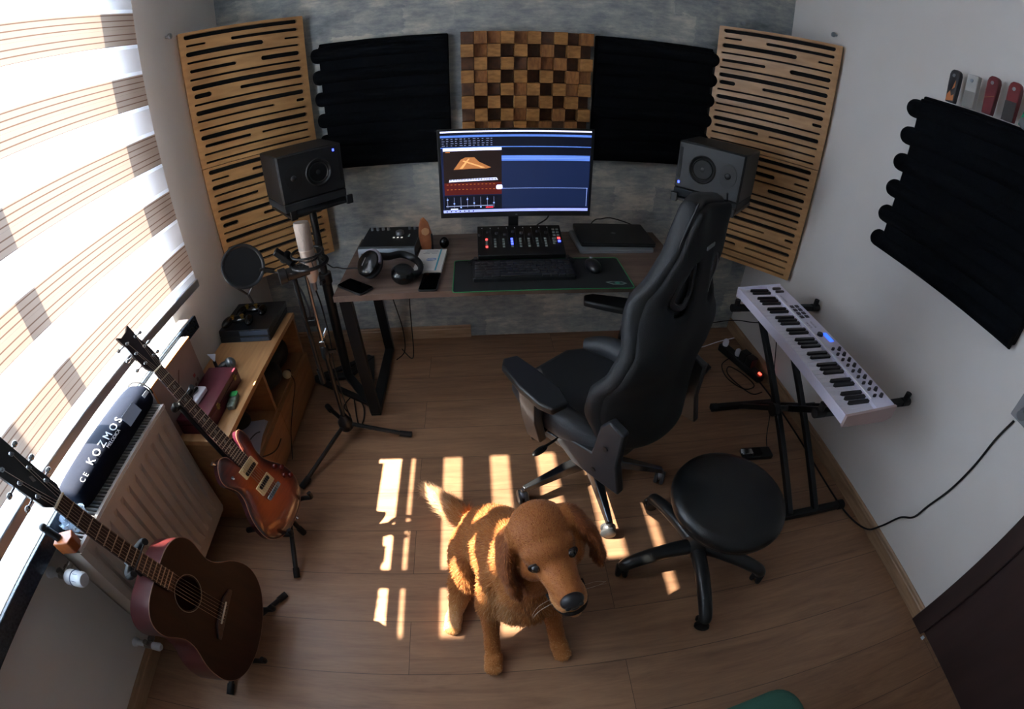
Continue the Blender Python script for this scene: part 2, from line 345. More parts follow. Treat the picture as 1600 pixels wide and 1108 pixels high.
#  rows: list of (u0, u1, half height)
T_, H_, Q_ = .0046, .0072, .0102
ROWS = [[(.04, .95, Q_)], [(.05, .20, T_), (.40, .95, H_)], [(.04, .66, Q_), (.83, .95, T_)], [(.04, .95, T_)], [(.05, .42, H_), (.62, .95, Q_)], [(.04, .95, T_)], [(.04, .95, Q_)],
        [(.05, .19, Q_), (.42, .95, H_)], [(.04, .95, T_)], [(.04, .95, Q_)], [(.04, .68, T_), (.87, .95, H_)], [(.04, .95, T_)], [(.04, .95, Q_)], [(.06, .45, H_), (.54, .95, T_)], [(.04, .95, T_)], [(.04, .95, T_)]]
def slat_panel(a, b, ztop, label, group, flip=False):
    a, b = Vector((a[0], a[1], 0)), Vector((b[0], b[1], 0)); w = (b - a).length; d = (b - a).normalized(); n = Vector((d.y, -d.x, 0)); ang = math.atan2(d.y, d.x)
    t = thing('slotted_wood_panel', label, 'acoustic panel', (a.x, a.y, ztop - .6), ang, group)
    out = rrect(w, .598, .004, 2, w/2, .3); hs = []
    for k, row in enumerate(ROWS):
        z = .6 - .6*(k + .62)/16.25
        for u0, u1, h in row:
            c0, c1 = u0*w + h, u1*w - h
            hs.append([(c1 + h*math.cos(R(q)), z + h*math.sin(R(q))) for q in range(-90, 91, 36)] + [(c0 - h*math.cos(R(q)), z - h*math.sin(R(q))) for q in range(-90, 91, 36)])
    holed(out, hs, 0, .018, lambda x, y, z: (x, -z, y)).build('front_board', M_pine, t, smooth=30)
    m2 = MB(); m2.bx(.012, w - .012, .004, .03, .012, .588); m2.build('felt_backing', M_felt, t, smooth=0)
    m3 = MB(); m3.bx(0, .012, .0003, .022, 0, .598); m3.bx(w - .012, w, .0003, .022, 0, .598); m3.bx(.012, w - .012, .0003, .022, .586, .598); m3.bx(.012, w - .012, .0003, .022, 0, .012); m3.build('edge_frame', M_pine, t, smooth=0)
slat_panel((.016, -.396), (.452, -.040), 1.816, 'upper slotted birch panel across the corner beside the window blind', 'slotted wood panels')
slat_panel((.016, -.396), (.452, -.040), 1.215, 'lower slotted birch panel behind the condenser microphone', 'slotted wood panels')
slat_panel((2.421, -.030), (2.846, -.447), 1.795, 'upper slotted birch panel across the right corner above the speaker', 'slotted wood panels')
slat_panel((2.421, -.030), (2.846, -.447), 1.194, 'lower slotted birch panel in right corner above the white keyboard', 'slotted wood panels')

def foam_panel(loc, ang, mirror, label, w=.60, ext=.038, h=.6, ridges=6, notch=0):
    """board with bolsters across it; local x along the wall, -y out of the wall"""
    t = thing('ridged_foam_panel', label, 'acoustic panel', loc, ang, 'black ridged foam panels')
    s = -1 if mirror else 1
    mb = MB(); mb.bx(0, s*w, -.03, 0, 0, h); mb.bx(0, s*w, -.045, -.03, .0, h - .012); mb.build('backing_board', M_velvet, t, bev=.006)
    for k in range(ridges):
        z = h - .055 - (h - .075)*k/(ridges - 1)*1.0; rr = .036
        prof = [(rr*1.15*math.sin(R(q)), rr*math.cos(R(q))) for q in range(0, 181, 15)]
        mb = MB(); V_ = []; xs = [(-ext, .60), (-ext + .004, .80), (-ext + .012, .94), (-ext + .024, 1.0), (w*.5, 1.0), (w - .002, 1.0)]
        for x, sc in xs:
            for py, pz in prof: V_.append((s*x, -.022 - py*sc, z + pz*sc))
        n = len(prof); F = [(i*n+j, i*n+j+1, (i+1)*n+j+1, (i+1)*n+j) for i in range(len(xs)-1) for j in range(n-1)] + [((i+1)*n-1, i*n, (i+1)*n, (i+2)*n-1) for i in range(len(xs)-1)]
        F += [tuple(range(n)), tuple(range((len(xs)-1)*n, len(xs)*n))]
        mb.add(V_, F); mb.build('foam_ridge', M_velvet, t, smooth=60)
foam_panel((.520, -.001, 1.070), 0, False, 'black ridged foam panel left of the wooden block diffuser')
foam_panel((2.397, -.001, 1.070), 0, True, 'black ridged foam panel right of the wooden block diffuser', w=.60, ext=.030)
foam_panel((WX - .001, -.985, 1.045), R(-90), False, 'black ridged foam panel on the white right wall', w=.70, h=.615, ext=.055)

def diffuser():
    t = thing('wood_block_diffuser', 'square diffuser of staggered wooden blocks above the monitor', 'acoustic panel', (1.175, -.001, 1.075))
    mb = MB(); mb.bx(.002, .598, -.016, 0, .002, .598); mb.build('backing_board', mat('dark_stained_ply', '3c2a1e', .6), t, smooth=0)
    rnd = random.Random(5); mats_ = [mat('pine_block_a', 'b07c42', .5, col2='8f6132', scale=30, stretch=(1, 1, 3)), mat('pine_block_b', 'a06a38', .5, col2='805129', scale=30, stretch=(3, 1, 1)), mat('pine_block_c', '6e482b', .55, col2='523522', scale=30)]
    mb = MB()
    for r in range(10):
        for c in range(10):
            hi = (r + c) % 2 == 1
            d = rnd.choice((.085, .088, .08)) if hi else rnd.choice((.02, .03, .055, .065, .02, .045))
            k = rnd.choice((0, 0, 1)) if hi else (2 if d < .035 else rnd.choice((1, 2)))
            mb.bx(c*.06 + .0008, c*.06 + .0592, -d, -.0155, .6 - r*.06 - .0592, .6 - r*.06 - .0008, mi=k)
    mb.build('wooden_blocks', mats_, t, bev=.0012, smooth=0, seg=1)
diffuser()
def hook(p, n, label, rr=.012):
    mb = MB(); p = Vector(p); n = Vector(n); mb.cyl(p, p + n*.02, .005); mb.lathe([(0.0, .015), (rr*.9, .016), (rr, .02), (rr*.95, .026), (0, .028)], 16, p, n)
    tag(mb.build('wall_hook', M_alu, None), label, 'wall hook', 'round metal wall hooks')
hook((2.549, -.0, 1.828), (0, -1, 0), 'small round metal knob on the grey wall above the right slotted panel')
hook((WX, -.371, 1.845), (-1, 0, 0), 'small round metal knob on white wall beside right slotted panel corner')
hook((.0, -.46, 1.81), (1, 0, 0), 'small metal knob at the upper corner of the left slotted panel')

# straps cases standing on the right wall panel
def case(y, top, w, cols, label, lean=0, plain=False):
    t = thing('standing_strap', label, 'strap', (WX - .075, y, 1.661), R(-90) + lean, 'straps standing upright on the wall panel')
    h = top - 1.661; prof = []
    f = lambda x, y_, z: (x, -z, y_)
    pl = [(-w*.42, 0), (w*.42, 0), (w*.5, h*.6), (w*.5, h*.85), (w*.40, h*.95), (w*.2, h), (-w*.2, h), (-w*.40, h*.95), (-w*.5, h*.85), (-w*.5, h*.6)]
    if plain: pl = [(-w*.5, 0), (w*.5, 0), (w*.5, h), (-w*.5, h)]
    mb = MB(); mb.prism(pl, -.012, .012, f); mb.build('body', mat('strap_' + cols[0], cols[0], .5, col2=cols[1], scale=25), t, bev=.003)
    mb = MB(); mb.lathe([(0, .0), (.006, .0), (.006, .003), (0, .004)], 12, (0, -.012, h*.82), (0, -1, 0)); mb.build('rivet', M_alu, t)
    return t, w, h
t, w, h = case(-1.15, 1.775, .042, ('2c2c30', '3a3a3e'), 'black strap with orange flame artwork standing on foam panel')
mb = MB(); mb.prism([(-.016, .004), (.016, .008), (.014, .03), (.004, .022), (-.004, .04), (-.014, .026)], .0122, .013, lambda x, y, z: (x, -z, y)); mb.prism([(.002, .045), (.013, .055), (.012, .078), (.006, .062)], .0122, .013, lambda x, y, z: (x, -z, y)); mb.build('flame_print', mat('orange_print', 'c07848', .6), t, smooth=0)
t, w, h = case(-1.228, 1.772, .046, ('bdbab6', 'a8a6a2'), 'pale grey and white strap standing between black and maroon ones', plain=True)
mb = MB(); mb.bx(-.022, .022, -.0135, -.0122, .0, .055); mb.build('grey_band', mat('grey_band', '85837f', .6), t, smooth=0)
t, w, h = case(-1.31, 1.785, .044, ('6e2128', '581a20'), 'maroon strap with a worn gold stripe standing on foam panel')
mb = MB(); mb.bar((-.018, -.0128, .05), (.018, -.0128, .062), .001, .002, (0, 1, 0)); mb.build('gold_stripe', mat('gold_print', 'b08850', .5), t, smooth=0)
t, w, h = case(-1.395, 1.785, .046, ('7c2226', '651a1e'), 'strap with red upper and dark lower half standing beside the green case')
mb = MB(); mb.bx(-.0215, .0215, -.0135, -.0122, 0, .062); mb.build('dark_lower_half', mat('dark_strap', '35302e', .6), t, smooth=0)
t = thing('green_case', 'bright green case at the photo edge on the foam panel', 'case', (WX - .075, -1.475, 1.661), R(-90))
mb = MB(); mb.prism([(-.035, 0), (.05, 0), (.05, .15), (-.0, .15)], -.02, .02, lambda x, y, z: (x, -z, y)); mb.build('shell', mat('green_plastic', '1f9a6e', .45), t, bev=.006)
mb = MB(); mb.ell((.01, -.022, .012), (.04, .012, .022)); mb.build('grey_foot', M_grey, t)
# ================================================================== desk and what stands on it
M_desk = woodfloor('greyed_oak_desktop', ('4a3a33', '6a564b', '7f6b5e'), 4, 2, (0, .3), 0, .5)
M_led_r = mat('red_led', (1, .05, .05), .4, emit=4); M_led_b = mat('blue_led', (.05, .08, 1), .4, emit=5); M_led_g = mat('pale_button', '7f8a84', .4)
DT = .75
def desk():
    t = thing('desk', 'wooden topped desk on black steel frames standing under the monitor', 'desk', (1.39, -.53, 0))
    T0 = Matrix.Translation((-1.39, .53, 0))
    def fin(o): o.parent = t; o.matrix_parent_inverse = T0; return o
    mb = MB(); mb.bx(.675, 2.10, -.815, -.245, DT - .026, DT); o = mb.build('desktop', M_desk, None, bev=.0015, smooth=0); fin(o)
    for xs in (.70, 2.07):
        mb = MB(); y0, y1 = -.665, -.13; a = .045 if xs < 1 else -.045
        mb.bar((xs, y0 - .08, DT - .03), (xs, y0, .02), .05, .03, (0, 1, 0)); mb.bar((xs, y1 - .14, DT - .03), (xs, y1, .02), .05, .03, (0, 1, 0)); mb.bar((xs, y0 - .01, .017), (xs, y1 + .01, .017), .05, .03); mb.bar((xs, y0 - .08, DT - .042), (xs, y1 - .14, DT - .042), .05, .03)
        fin(mb.build('leg_frame', M_blackm, None, bev=.002))
desk()
def monitor():
    t = thing('computer_monitor', 'wide computer monitor showing a piano program on black stand', 'monitor', (1.396, -.36, DT))
    T0 = Matrix.Translation(-t.location); X0, Y0, Z1 = 1.087, -.495, 1.287; th = .063
    d = Vector((0, -math.sin(th), -math.cos(th))); n = Vector((0, -math.cos(th), math.sin(th)))
    P = lambda x, y, z: Vector((X0 + x, Y0, Z1)) + d*y + n*z
    def fin(o): o.parent = t; o.matrix_parent_inverse = T0; return o
    mb = MB(); mb.prism([(0, 0), (.614, 0), (.614, .36), (0, .36)], -.012, 0, P); mb.prism([(.12, .08), (.5, .08), (.5, .30), (.12, .30)], -.045, -.012, P); fin(mb.build('housing', M_black, None, bev=.002))
    mb = MB(); mb.bar(P(.307, .19, -.045), (1.394, -.335, 1.09), .05, .05); mb.bar((1.396, -.335, 1.11), (1.396, -.335, DT + .01), .045, .022, (0, 1, 0)); fin(mb.build('stand_neck', M_black, None, bev=.004))
    mb = MB(); mb.prism(rrect(.24, .13, .02), DT + .0005, DT + .010, lambda x, y, z: (1.396 + x, -.318 + y, z)); fin(mb.build('stand_base', M_black, None, bev=.003))
    # picture on the screen
    C_ = {}
    def sm(nm, col, e=1.0):
        if nm not in C_: C_[nm] = (len(C_), mat('screen_' + nm, col, .25, emit=e))
        return C_[nm][0]
    mb = MB(); lay = [0]
    def q(x0, y0, x1, y1, nm, col, e=1.0):
        lay[0] += 1; z = .0006 + lay[0]*.000004; x0, x1 = .012 + x0*.59, .012 + x1*.59; y0, y1 = .008 + y0*.332, .008 + y1*.332
        mb.add([P(x0, y0, z), P(x1, y0, z), P(x1, y1, z), P(x0, y1, z)], [(0, 1, 2, 3)], sm(nm, col, e))
    def poly(pts, nm, col, e=1.0):
        lay[0] += 1; z = .0006 + lay[0]*.000004; mb.add([P(.012 + x*.59, .008 + y*.332, z) for x, y in pts], [tuple(range(len(pts)))], sm(nm, col, e))
    navy = '141b38'; q(0, 0, 1, 1, 'navy', navy, 1.0); q(0, 0, 1, .018, 'white', 'd8dcff', 1.3); q(0, .022, 1, .045, 'dark', '0a0d1a', 1); q(0, .05, 1, .075, 'blue', '4f74c4', 1.2)
    q(.0, .08, 1, .19, 'dark', '', 1); rnd = random.Random(3)
    for r in range(4):
        for k in range(12): q(.01 + k*.029, .09 + r*.026, .01 + k*.029 + rnd.uniform(.008, .02), .096 + r*.026, 'grey', '8088a8', 1)
    q(.34, .08, .995, .185, 'dark', '', 1); q(0, .19, 1, .2, 'blue', '', 1); q(.4, .205, 1, .3, 'dark', '', 1)
    q(.4, .30, .995, .365, 'blue', '', 1); q(.4, .318, .995, .321, 'pale', '8fa8e8', 1.2); q(.4, .335, .995, .338, 'pale', '', 1)
    q(.4, .372, .995, .70, 'navy2', '172241', 1.0); q(.4, .70, .99, .704, 'pale', '', 1); q(.4, .71, .985, .93, 'navy2', '', 1)
    q(.985, .70, .988, .93, 'pale', '', 1)
    q(.015, .2, .4, .235, 'white', '', 1); q(.015, .235, .4, .70, 'brownblack', '1c1210', 1); q(.03, .245, .06, .252, 'orange', 'c07030', 1)
    poly([(.08, .46), (.13, .34), (.16, .315), (.22, .315), (.25, .37), (.33, .44), (.30, .455), (.2, .452)], 'piano', '9a6238', 1.2)
    poly([(.12, .45), (.18, .33), (.19, .33), (.14, .45)], 'pianolight', 'd09860', 1.2); poly([(.15, .35), (.29, .44), (.27, .445), (.14, .36)], 'pianolight', '', 1)
    poly([(.05, .58), (.365, .565), (.375, .595), (.045, .61)], 'white', '', 1)
    for k in range(30): q(.052 + k*.0105, .572, .057 + k*.0105, .592, 'dark', '', 1)
    q(.015, .62, .4, .77, 'oxblood', '4a1614', 1.0)
    for k in range(26): q(.03 + (k % 13)*.026, .64 + (k // 13)*.06, .042 + (k % 13)*.026, .645 + (k // 13)*.06, 'orange', '', 1)
    poly([(.37, .655), (.40, .655), (.405, .67), (.405, .70), (.395, .71), (.37, .71), (.362, .70), (.362, .67)], 'white', '', 1)
    q(.01, .78, .4, .96, 'dark', '', 1)
    for k in range(8):
        q(.03 + k*.045, .80, .032 + k*.045, .93, 'grey', '', 1); q(.026 + k*.045, .82 + .05*((k*7) % 3), .036 + k*.045, .835 + .05*((k*7) % 3), 'pale', '', 1)
    q(.02, .905, .34, .915, 'grey', '', 1); q(.29, .925, .34, .94, 'red', 'e03048', 1.4); q(.05, .94, .1, .953, 'white', '', 1); q(0, .958, 1, .992, 'lilac', '9aa4e0', 1.2); q(.0, .992, 1, 1.0, 'dark', '', 1)
    for k in range(7): q(.02 + k*.03, .968, .028 + k*.03, .984, 'navy', '', 1)
    ms = [m for _, m in sorted(C_.values(), key=lambda a: a[0])]
    fin(mb.build('screen', ms, None, smooth=0))
    p_ = P(.307, .351, .0004); mb = MB(); mb.box(p_, (.008, .0006, .004)); fin(mb.build('maker_mark', M_grey, None, smooth=0))
monitor()

def box_on(nm, label, cat, c, ang, parts, group=None, z=DT):
    t = thing(nm, label, cat, (c[0], c[1], z + .0005), ang, group); 
    for n_, f, m, kw in parts: f(mb := MB()); mb.build(n_, m, t, **kw)
    return t
# mouse mat
t = thing('mouse_mat', 'large black desk mat with green stitched edge and eye emblem', 'mouse mat', (1.48, -.697, DT + .0005))
mb = MB(); mb.prism(rrect(.69, .275, .012), 0, .003); mb.build('fabric_mat', mat('black_mat_cloth', '0c0d0f', .85, bump=.2, bscale=900), t, smooth=0)
mb = MB(); mb.tube([(x, y, .0025) for x, y in rrect(.69, .275, .012)], .0022, 6, closed=True); mb.build('stitched_edge', mat('green_stitching', '1f7a45', .6), t)
mb = MB(); E_ = [(.036*math.cos(a), .013*math.sin(a)) for a in [R(k*15) for k in range(24)]]
mb.prism([(-.045, .008), (-.02, .016), (.02, .012), (.04, -.004), (.02, -.014), (-.02, -.012)], .003, .0034, lambda x, y, z: (.285 + x, -.095 + y, z), 0)
mb.prism([(-.034, .005), (-.016, .011), (.016, .008), (.030, -.003), (.016, -.010), (-.016, -.008)], .0034, .0037, lambda x, y, z: (.285 + x, -.095 + y, z), 1)
mb.prism([(.011*math.cos(R(k*30)), .009*math.sin(R(k*30))) for k in range(12)], .0037, .004, lambda x, y, z: (.285 + x, -.096 + y, z), 2)
mb.build('eye_emblem', [mat('emblem_grey', '77807c', .6), mat('emblem_dark', '15302a', .6), mat('emblem_green', '2c7a66', .5)], t, smooth=0)
# computer keyboard
t = thing('computer_keyboard', 'black computer keyboard lying on the green edged mat', 'keyboard', (1.41, -.685, DT + .004))
mb = MB(); mb.prism(rrect(.40, .155, .008), 0, .016, lambda x, y, z: (x, y, z + .004*(y + .08)/.16 if z > .01 else z)); mb.build('case', M_black, t, bev=.002)
mb = MB(); rnd = random.Random(2)
for r in range(6):
    x = -.192; wr = [1]*15 if r != 5 else [1.3, 1.2, 1.3, 6.2, 1.3, 1.2, 1.2, 1.3]; s_ = .384/sum(wr); 
    if r in (2, 3, 4): wr = [1.5 + .2*(r-2)] + [1]*12 + [1.5 - .2*(r-2)]; s_ = .384/sum(wr)
    for w_ in wr: mb.bx(x + .001, x + w_*s_ - .001, .062 - r*.0235 - .0205, .062 - r*.0235, .014, .0255); x += w_*s_
mb.build('keycaps', mat('keycap_black', '16181a', .5), t, bev=.0015, seg=1)['kind'] = 'stuff'
# mouse
t = thing('computer_mouse', 'black computer mouse on the right of the desk mat', 'mouse', (1.695, -.665, DT + .0035), R(8))
mb = MB(); mb.ell((0, 0, .012), (.032, .055, .026), seg=24, rings=16)
mb.v = [(x, y, max(z, .0)) for x, y, z in mb.v]; mb.build('shell', mat('mouse_black', '101113', .35), t)
mb = MB(); mb.cyl((-.004, .03, .034), (.004, .03, .034), .008); mb.build('scroll_wheel', M_grey, t)
# controller with faders and lit pads
def controller():
    t = thing('fader_controller', 'black mixing controller with rows of red and blue lit buttons', 'mixer', (1.415, -.50, DT + .0005))
    sl = math.atan2(.055, .20); Rm = Matrix.Rotation(sl, 4, 'X'); wd = .365; dp = .205
    def P(x, y, z): v = Rm @ Vector((x - wd/2, y - .06, z)); return (v.x, v.y - .02, v.z + .028)
    mb = MB(); mb.prism(rrect(wd, dp, .004, 2, wd/2, dp/2), 0, .022, lambda x, y, z: P(x, y, z)); mb.build('case', M_black, t, bev=.002)
    for s in (-1, 1):
        mb = MB(); mb.bx(s*.185, s*.20, -.09, -.06, 0.0, .02); mb.bar((s*.19, -.075, .012), (s*.222, -.095, .004), .03, .006); mb.build('side_foot', M_black, t, bev=.002)
    mb = MB(); mb.bx(-.15, .15, .04, .11, .0, .05); mb.build('wedge_stand', M_black, t, bev=.002)
    Mf = mat('fader_line', '4b4f52', .5)
    for k in range(9):
        x = .022 + k*.0358; yk = .115 + .03*((k*5) % 3)/3
        mb = MB(); mb.prism([(x - .0005, .075), (x + .0005, .075), (x + .0005, .19), (x - .0005, .19)], .022, .0226, P); mb.build('channel_line', Mf, t, smooth=0)
        mb = MB(); mb.lathe([(.007, 0), (.006, .012), (0, .012)], 14); M2 = Matrix.Translation(P(x - .012, yk + .02, .022)) @ Rm; mb.v = [tuple(M2 @ Vector(p)) for p in mb.v]; mb.build('rotary_knob', mat('knob_dark', '2a2a2c', .5), t)
        mb = MB(); mb.prism([(x - .003, .185), (x, .185), (x, .189), (x - .003, .189)], .0226, .023, P); mb.build('indicator_light', mat('white_dot', 'c8ccd0', .4, emit=.4), t, smooth=0)
        for r in range(4):
            c = M_led_g
            if k == 0 and r in (0, 3): c = M_led_r
            if k == 3 and r in (0, 1, 2): c = M_led_b
            xx = x + .012; yy = .11 - r*.0165
            if k == 8 and r == 3: continue
            mb = MB(); mb.prism([(xx, yy - .009), (xx + .009, yy - .009), (xx + .009, yy), (xx, yy)], .022, .025, P); mb.build('pad_button', c, t, smooth=0)
    for r in range(5):
        for k in range(2):
            c = M_led_g if not (k == 1 and r in (3, 4)) else (M_led_r if r == 3 else M_led_b)
            xx = .326 + k*.017; yy = .175 - r*.021; mb = MB(); mb.prism([(xx, yy - .010), (xx + .011, yy - .010), (xx + .011, yy), (xx, yy)], .022, .025, P); mb.build('pad_button', c, t, smooth=0)
controller()
# laptops
t = thing('silver_laptop', 'closed silver laptop lying underneath the black laptop', 'laptop', (1.842, -.385, DT + .0005), R(2))
mb = MB(); mb.prism(rrect(.345, .245, .012), 0, .009); mb.build('base', mat('laptop_silver', '8f9396', .4, metal=.4), t, bev=.002)
mb = MB(); mb.prism(rrect(.345, .245, .012), .0095, .016); mb.build('lid', mat('laptop_silver', '8f9396', .4), t, bev=.002)
t = thing('black_laptop', 'closed black laptop stacked on the silver one', 'laptop', (1.862, -.352, DT + .0175), R(-1))
mb = MB(); mb.prism(rrect(.345, .25, .010), 0, .010); mb.build('base', M_black, t, bev=.002)
mb = MB(); mb.prism(rrect(.345, .25, .010), .0105, .018); mb.build('lid', mat('laptop_black', '0e0f11', .4), t, bev=.002)
mb = MB(); mb.prism([(0, .011), (.013, 0), (0, -.011), (-.013, 0)], .018, .0186); mb.build('lid_emblem', M_grey, t, smooth=0)
mb = MB(); mb.tube(smoothpath([(2.02, -.33, DT + .012), (2.0, -.24, DT + .03), (1.9, -.19, DT + .05), (1.84, -.2, DT + .05), (1.80, -.19, DT + .03), (1.76, -.12, DT - .1)]), .003, 8); tag(mb.build('laptop_cable', M_rubber, None), 'thin black cable curling behind the two laptops', 'cable')
mb = MB(); mb.tube(smoothpath([(1.52, -.47, 1.0), (1.545, -.42, .93), (1.55, -.33, .85), (1.51, -.25, .78), (1.49, -.2, .70), (1.5, -.1, .4)]), .0035, 8); tag(mb.build('monitor_cable', M_rubber, None), 'black cable hanging from the back of the monitor', 'cable')
# audio interface
def interface():
    t = thing('audio_interface', 'silver edged audio interface with row of knobs on the left desk end', 'audio interface', (.845, -.385, DT + .0005), R(-6))
    mb = MB(); w, d, h = .255, .20, .052; prof = [(-d/2, 0), (-d/2, h*.62), (-d/2 + .004, h*.78), (-d/2 + .014, h*.86), (d/2, h*1.25), (d/2, 0)]
    mb.prism(prof, -w/2, w/2, lambda x, y, z: (z, x, y)); mb.build('housing', mat('interface_silver', '767c82', .35, metal=.7), t, bev=.001)
    sl = math.atan2(h*.39, d - .014); f = lambda x, y: Vector((x, y, h*.86 + (y + d/2 - .014)*math.tan(sl)))
    mb = MB(); mb.add([f(-w/2 + .002, -d/2 + .018) + Vector((0, 0, .0006)), f(w/2 - .002, -d/2 + .018) + Vector((0, 0, .0006)), f(w/2 - .002, d/2 - .002) + Vector((0, 0, .0006)), f(-w/2 + .002, d/2 - .002) + Vector((0, 0, .0006))], [(0, 1, 2, 3)]); mb.build('top_plate', M_black, t, smooth=0)
    for x in (-.105, -.079, -.053, -.027): mb = MB(); mb.lathe([(.007, 0), (.0065, .014), (0, .015)], 14, f(x, .07)); mb.build('gain_knob', M_alu, t)
    for x in (.072, .097): mb = MB(); mb.lathe([(.007, 0), (.0065, .014), (0, .015)], 14, f(x, .075)); mb.build('phones_knob', M_alu, t)
    mb = MB(); mb.lathe([(.019, 0), (.018, .014), (.014, .017), (0, .017)], 22, f(.036, .03)); mb.build('volume_knob', M_alu, t)
    for x in (.016, .034, .052): mb = MB(); mb.box(f(x, -.005) + Vector((0, 0, .001)), (.008, .008, .004)); mb.build('lit_button', mat('cream_lit', 'd8d4c8', .4, emit=.5), t, smooth=0)
    mb = MB(); mb.box(f(.082, .015) + Vector((0, 0, .001)), (.008, .028, .003)); mb.build('level_meter', M_led_g, t, smooth=0)
    for x in (-.108, .104): mb = MB(); mb.cyl((x, -d/2 - .001, .016), (x, -d/2 + .003, .016), .0055); mb.build('headphone_jack', M_black, t)
interface()
def headphones():
    t = thing('headphones', 'black over-ear headphones lying beside the audio interface', 'headphones', (.86, -.66, DT + .0005))
    ax = Vector((-.50, -.55, .62)).normalized(); c = Vector((-.045, -.02, .055)); q_ = ax.to_track_quat('Z', 'Y')
    mb = MB(); mb.lathe([(.0, .0), (.040, .0), (.047, .008), (.046, .018), (.036, .027), (.015, .032), (0, .033)], 28, c, ax); mb.build('ear_cup', mat('gloss_black', '0d0e10', .22), t)
    mb = MB(); mb.lathe([(0, -.022), (.040, -.022), (.048, -.014), (.048, -.004), (.040, .001), (0, .001)], 28, c, ax); mb.build('ear_pad', M_rubber, t)
    mb = MB(); mb.tube([c + q_ @ Vector((.050*math.cos(R(a)), .050*math.sin(R(a)), .004)) for a in range(20, 201, 12)], .0055, 8, flat=1.6); mb.build('yoke', mat('yoke_lilac_grey', '85818c', .3, metal=.5), t)
    mb = MB(); mb.box(c + q_ @ Vector((0, 0, .033)), (.004, .03, .001), q_.to_matrix()); mb.build('cup_mark', M_alu, t, smooth=0)
    c2 = Vector((.07, -.05, .028)); ax2 = Vector((.2, -.3, .93)).normalized()
    mb = MB(); mb.lathe([(0, -.02), (.034, -.02), (.040, -.010), (.040, .008), (.030, .02), (0, .024)], 24, c2, ax2); mb.build('ear_cup', mat('gloss_black', '0d0e10', .22), t)
    arc = smoothpath([c + Vector((.02, .045, .01)), (0.01, .05, .05), (.05, .075, .045), (.10, .06, .03), (.125, .01, .025), (.12, -.04, .022), (.085, -.06, .03)], 6)
    mb = MB(); mb.tube(arc, .0095, 10, flat=1.5); mb.build('headband', M_black, t)
headphones(); bpy.data.objects['headphones'].scale = (1.14, 1.14, 1.14)
mb = MB(); mb.tube(smoothpath([(.80, -.63, .785), (.76, -.60, .76), (.71, -.585, .757), (.665, -.57, .75), (.62, -.53, .74), (.58, -.48, .72), (.52, -.43, .74)]), .003, 8); tag(mb.build('headphone_cable', M_rubber, None), 'thin black cable running from headphones off the left desk edge', 'cable')
# leather strap loop, black egg, notebook, phones
t = thing('leather_stand', 'tan leather tongue with round embossed emblem standing on desk', 'leather holder', (1.005, -.425, DT + .0005), R(12))
out = [(-.020, 0), (.022, 0), (.028, .04), (.028, .085), (.018, .125), (0, .148), (-.014, .14), (-.024, .11), (-.028, .07)]
mb = MB(); mb.prism(out, -.006, .006, lambda x, y, z: (x, -z + .02*(y/.148)**2, y)); mb.build('leather_tongue', mat('tan_leather', 'a0603a', .5, col2='8a4e2c', scale=30), t, bev=.003)
mb = MB(); mb.prism([(.017*math.cos(R(k*30))*(1 + .08*(k % 2)), .017*math.sin(R(k*30))*(1 + .08*(k % 2))) for k in range(12)], .0062, .0078, lambda x, y, z: (x + .002, -z + .006, y + .088)); mb.build('emblem', mat('tan_emblem', 'c89468', .5), t, bev=.001)
mb = MB(); mb.bx(-.025, .025, -.02, .03, 0, .006); mb.bx(.024, .032, -.005, .03, 0, .075); mb.build('base_block', M_black, t, bev=.002)
t = thing('egg_shaker', 'small glossy black egg standing behind the notebook', 'shaker', (1.085, -.41, DT + .0005))
mb = MB(); mb.ell((0, 0, .026), (.021, .021, .026)); mb.build('egg', mat('gloss_black_egg', '08080a', .18), t)
t = thing('notebook', 'white notebook with blue drawing and turquoise elastic band', 'notebook', (1.035, -.56, DT + .0005), R(-4))
mb = MB(); mb.bx(-.055, .055, -.102, .102, .003, .013); mb.build('pages', mat('paper', 'd8d2c6', .8), t, smooth=0)
mb = MB(); mb.bx(-.057, .057, -.104, .104, .013, .0155); mb.bx(-.057, .057, -.104, .104, 0, .003); mb.bx(-.059, -.056, -.104, .104, 0, .0155); mb.build('cover', mat('cream_cover', 'cbc8c2', .6), t, bev=.001)
mb = MB(); mb.bx(.030, .036, -.105, .105, .0155, .017); mb.build('elastic_band', mat('turquoise_elastic', '3f9fb4', .6), t, smooth=0)
mb = MB(); mb.prism([(-.02, .0), (-.012, .016), (.004, .02), (.022, .016), (.024, .002), (.008, -.010), (-.012, -.010)], .0155, .0162, lambda x, y, z: (x, y - .005, z)); mb.build('blue_drawing', mat('blue_ink', '6f8ab8', .7, col2='b8b8c0', scale=60), t, smooth=0)
Mi = mat('dark_ink', '3a3a3e', .7)
for k, (x0_, x1_) in enumerate(((-.028, .022), (-.034, .024), (-.040, -.012), (-.004, .020))):
    mb = MB(); mb.bx(x0_, x1_, .087 - min(k, 2)*.014, .0895 - min(k, 2)*.014, .0155, .0159); mb.build('ink_line', Mi, t, smooth=0)
mb = MB(); mb.bx(-.038, -.028, -.04, -.037, .0155, .016); mb.build('ink_mark', Mi, t, smooth=0); mb = MB(); mb.tube([(-.025 + .007*math.cos(R(a)), -.055 + .006*math.sin(R(a)), .0158) for a in range(0, 300, 20)], .0008, 6); mb.build('ink_mark', Mi, t)
def phone(c, a, label, w=.072, l=.148):
    t = thing('smartphone', label, 'phone', (c[0], c[1], DT + .0005), a, 'smartphones on the desk')
    mb = MB(); mb.prism(rrect(w, l, .010), 0, .008); mb.build('body', M_black, t, bev=.002)
    mb = MB(); mb.prism(rrect(w - .006, l - .006, .008), .008, .0086); mb.build('screen', M_glassb, t, smooth=0)
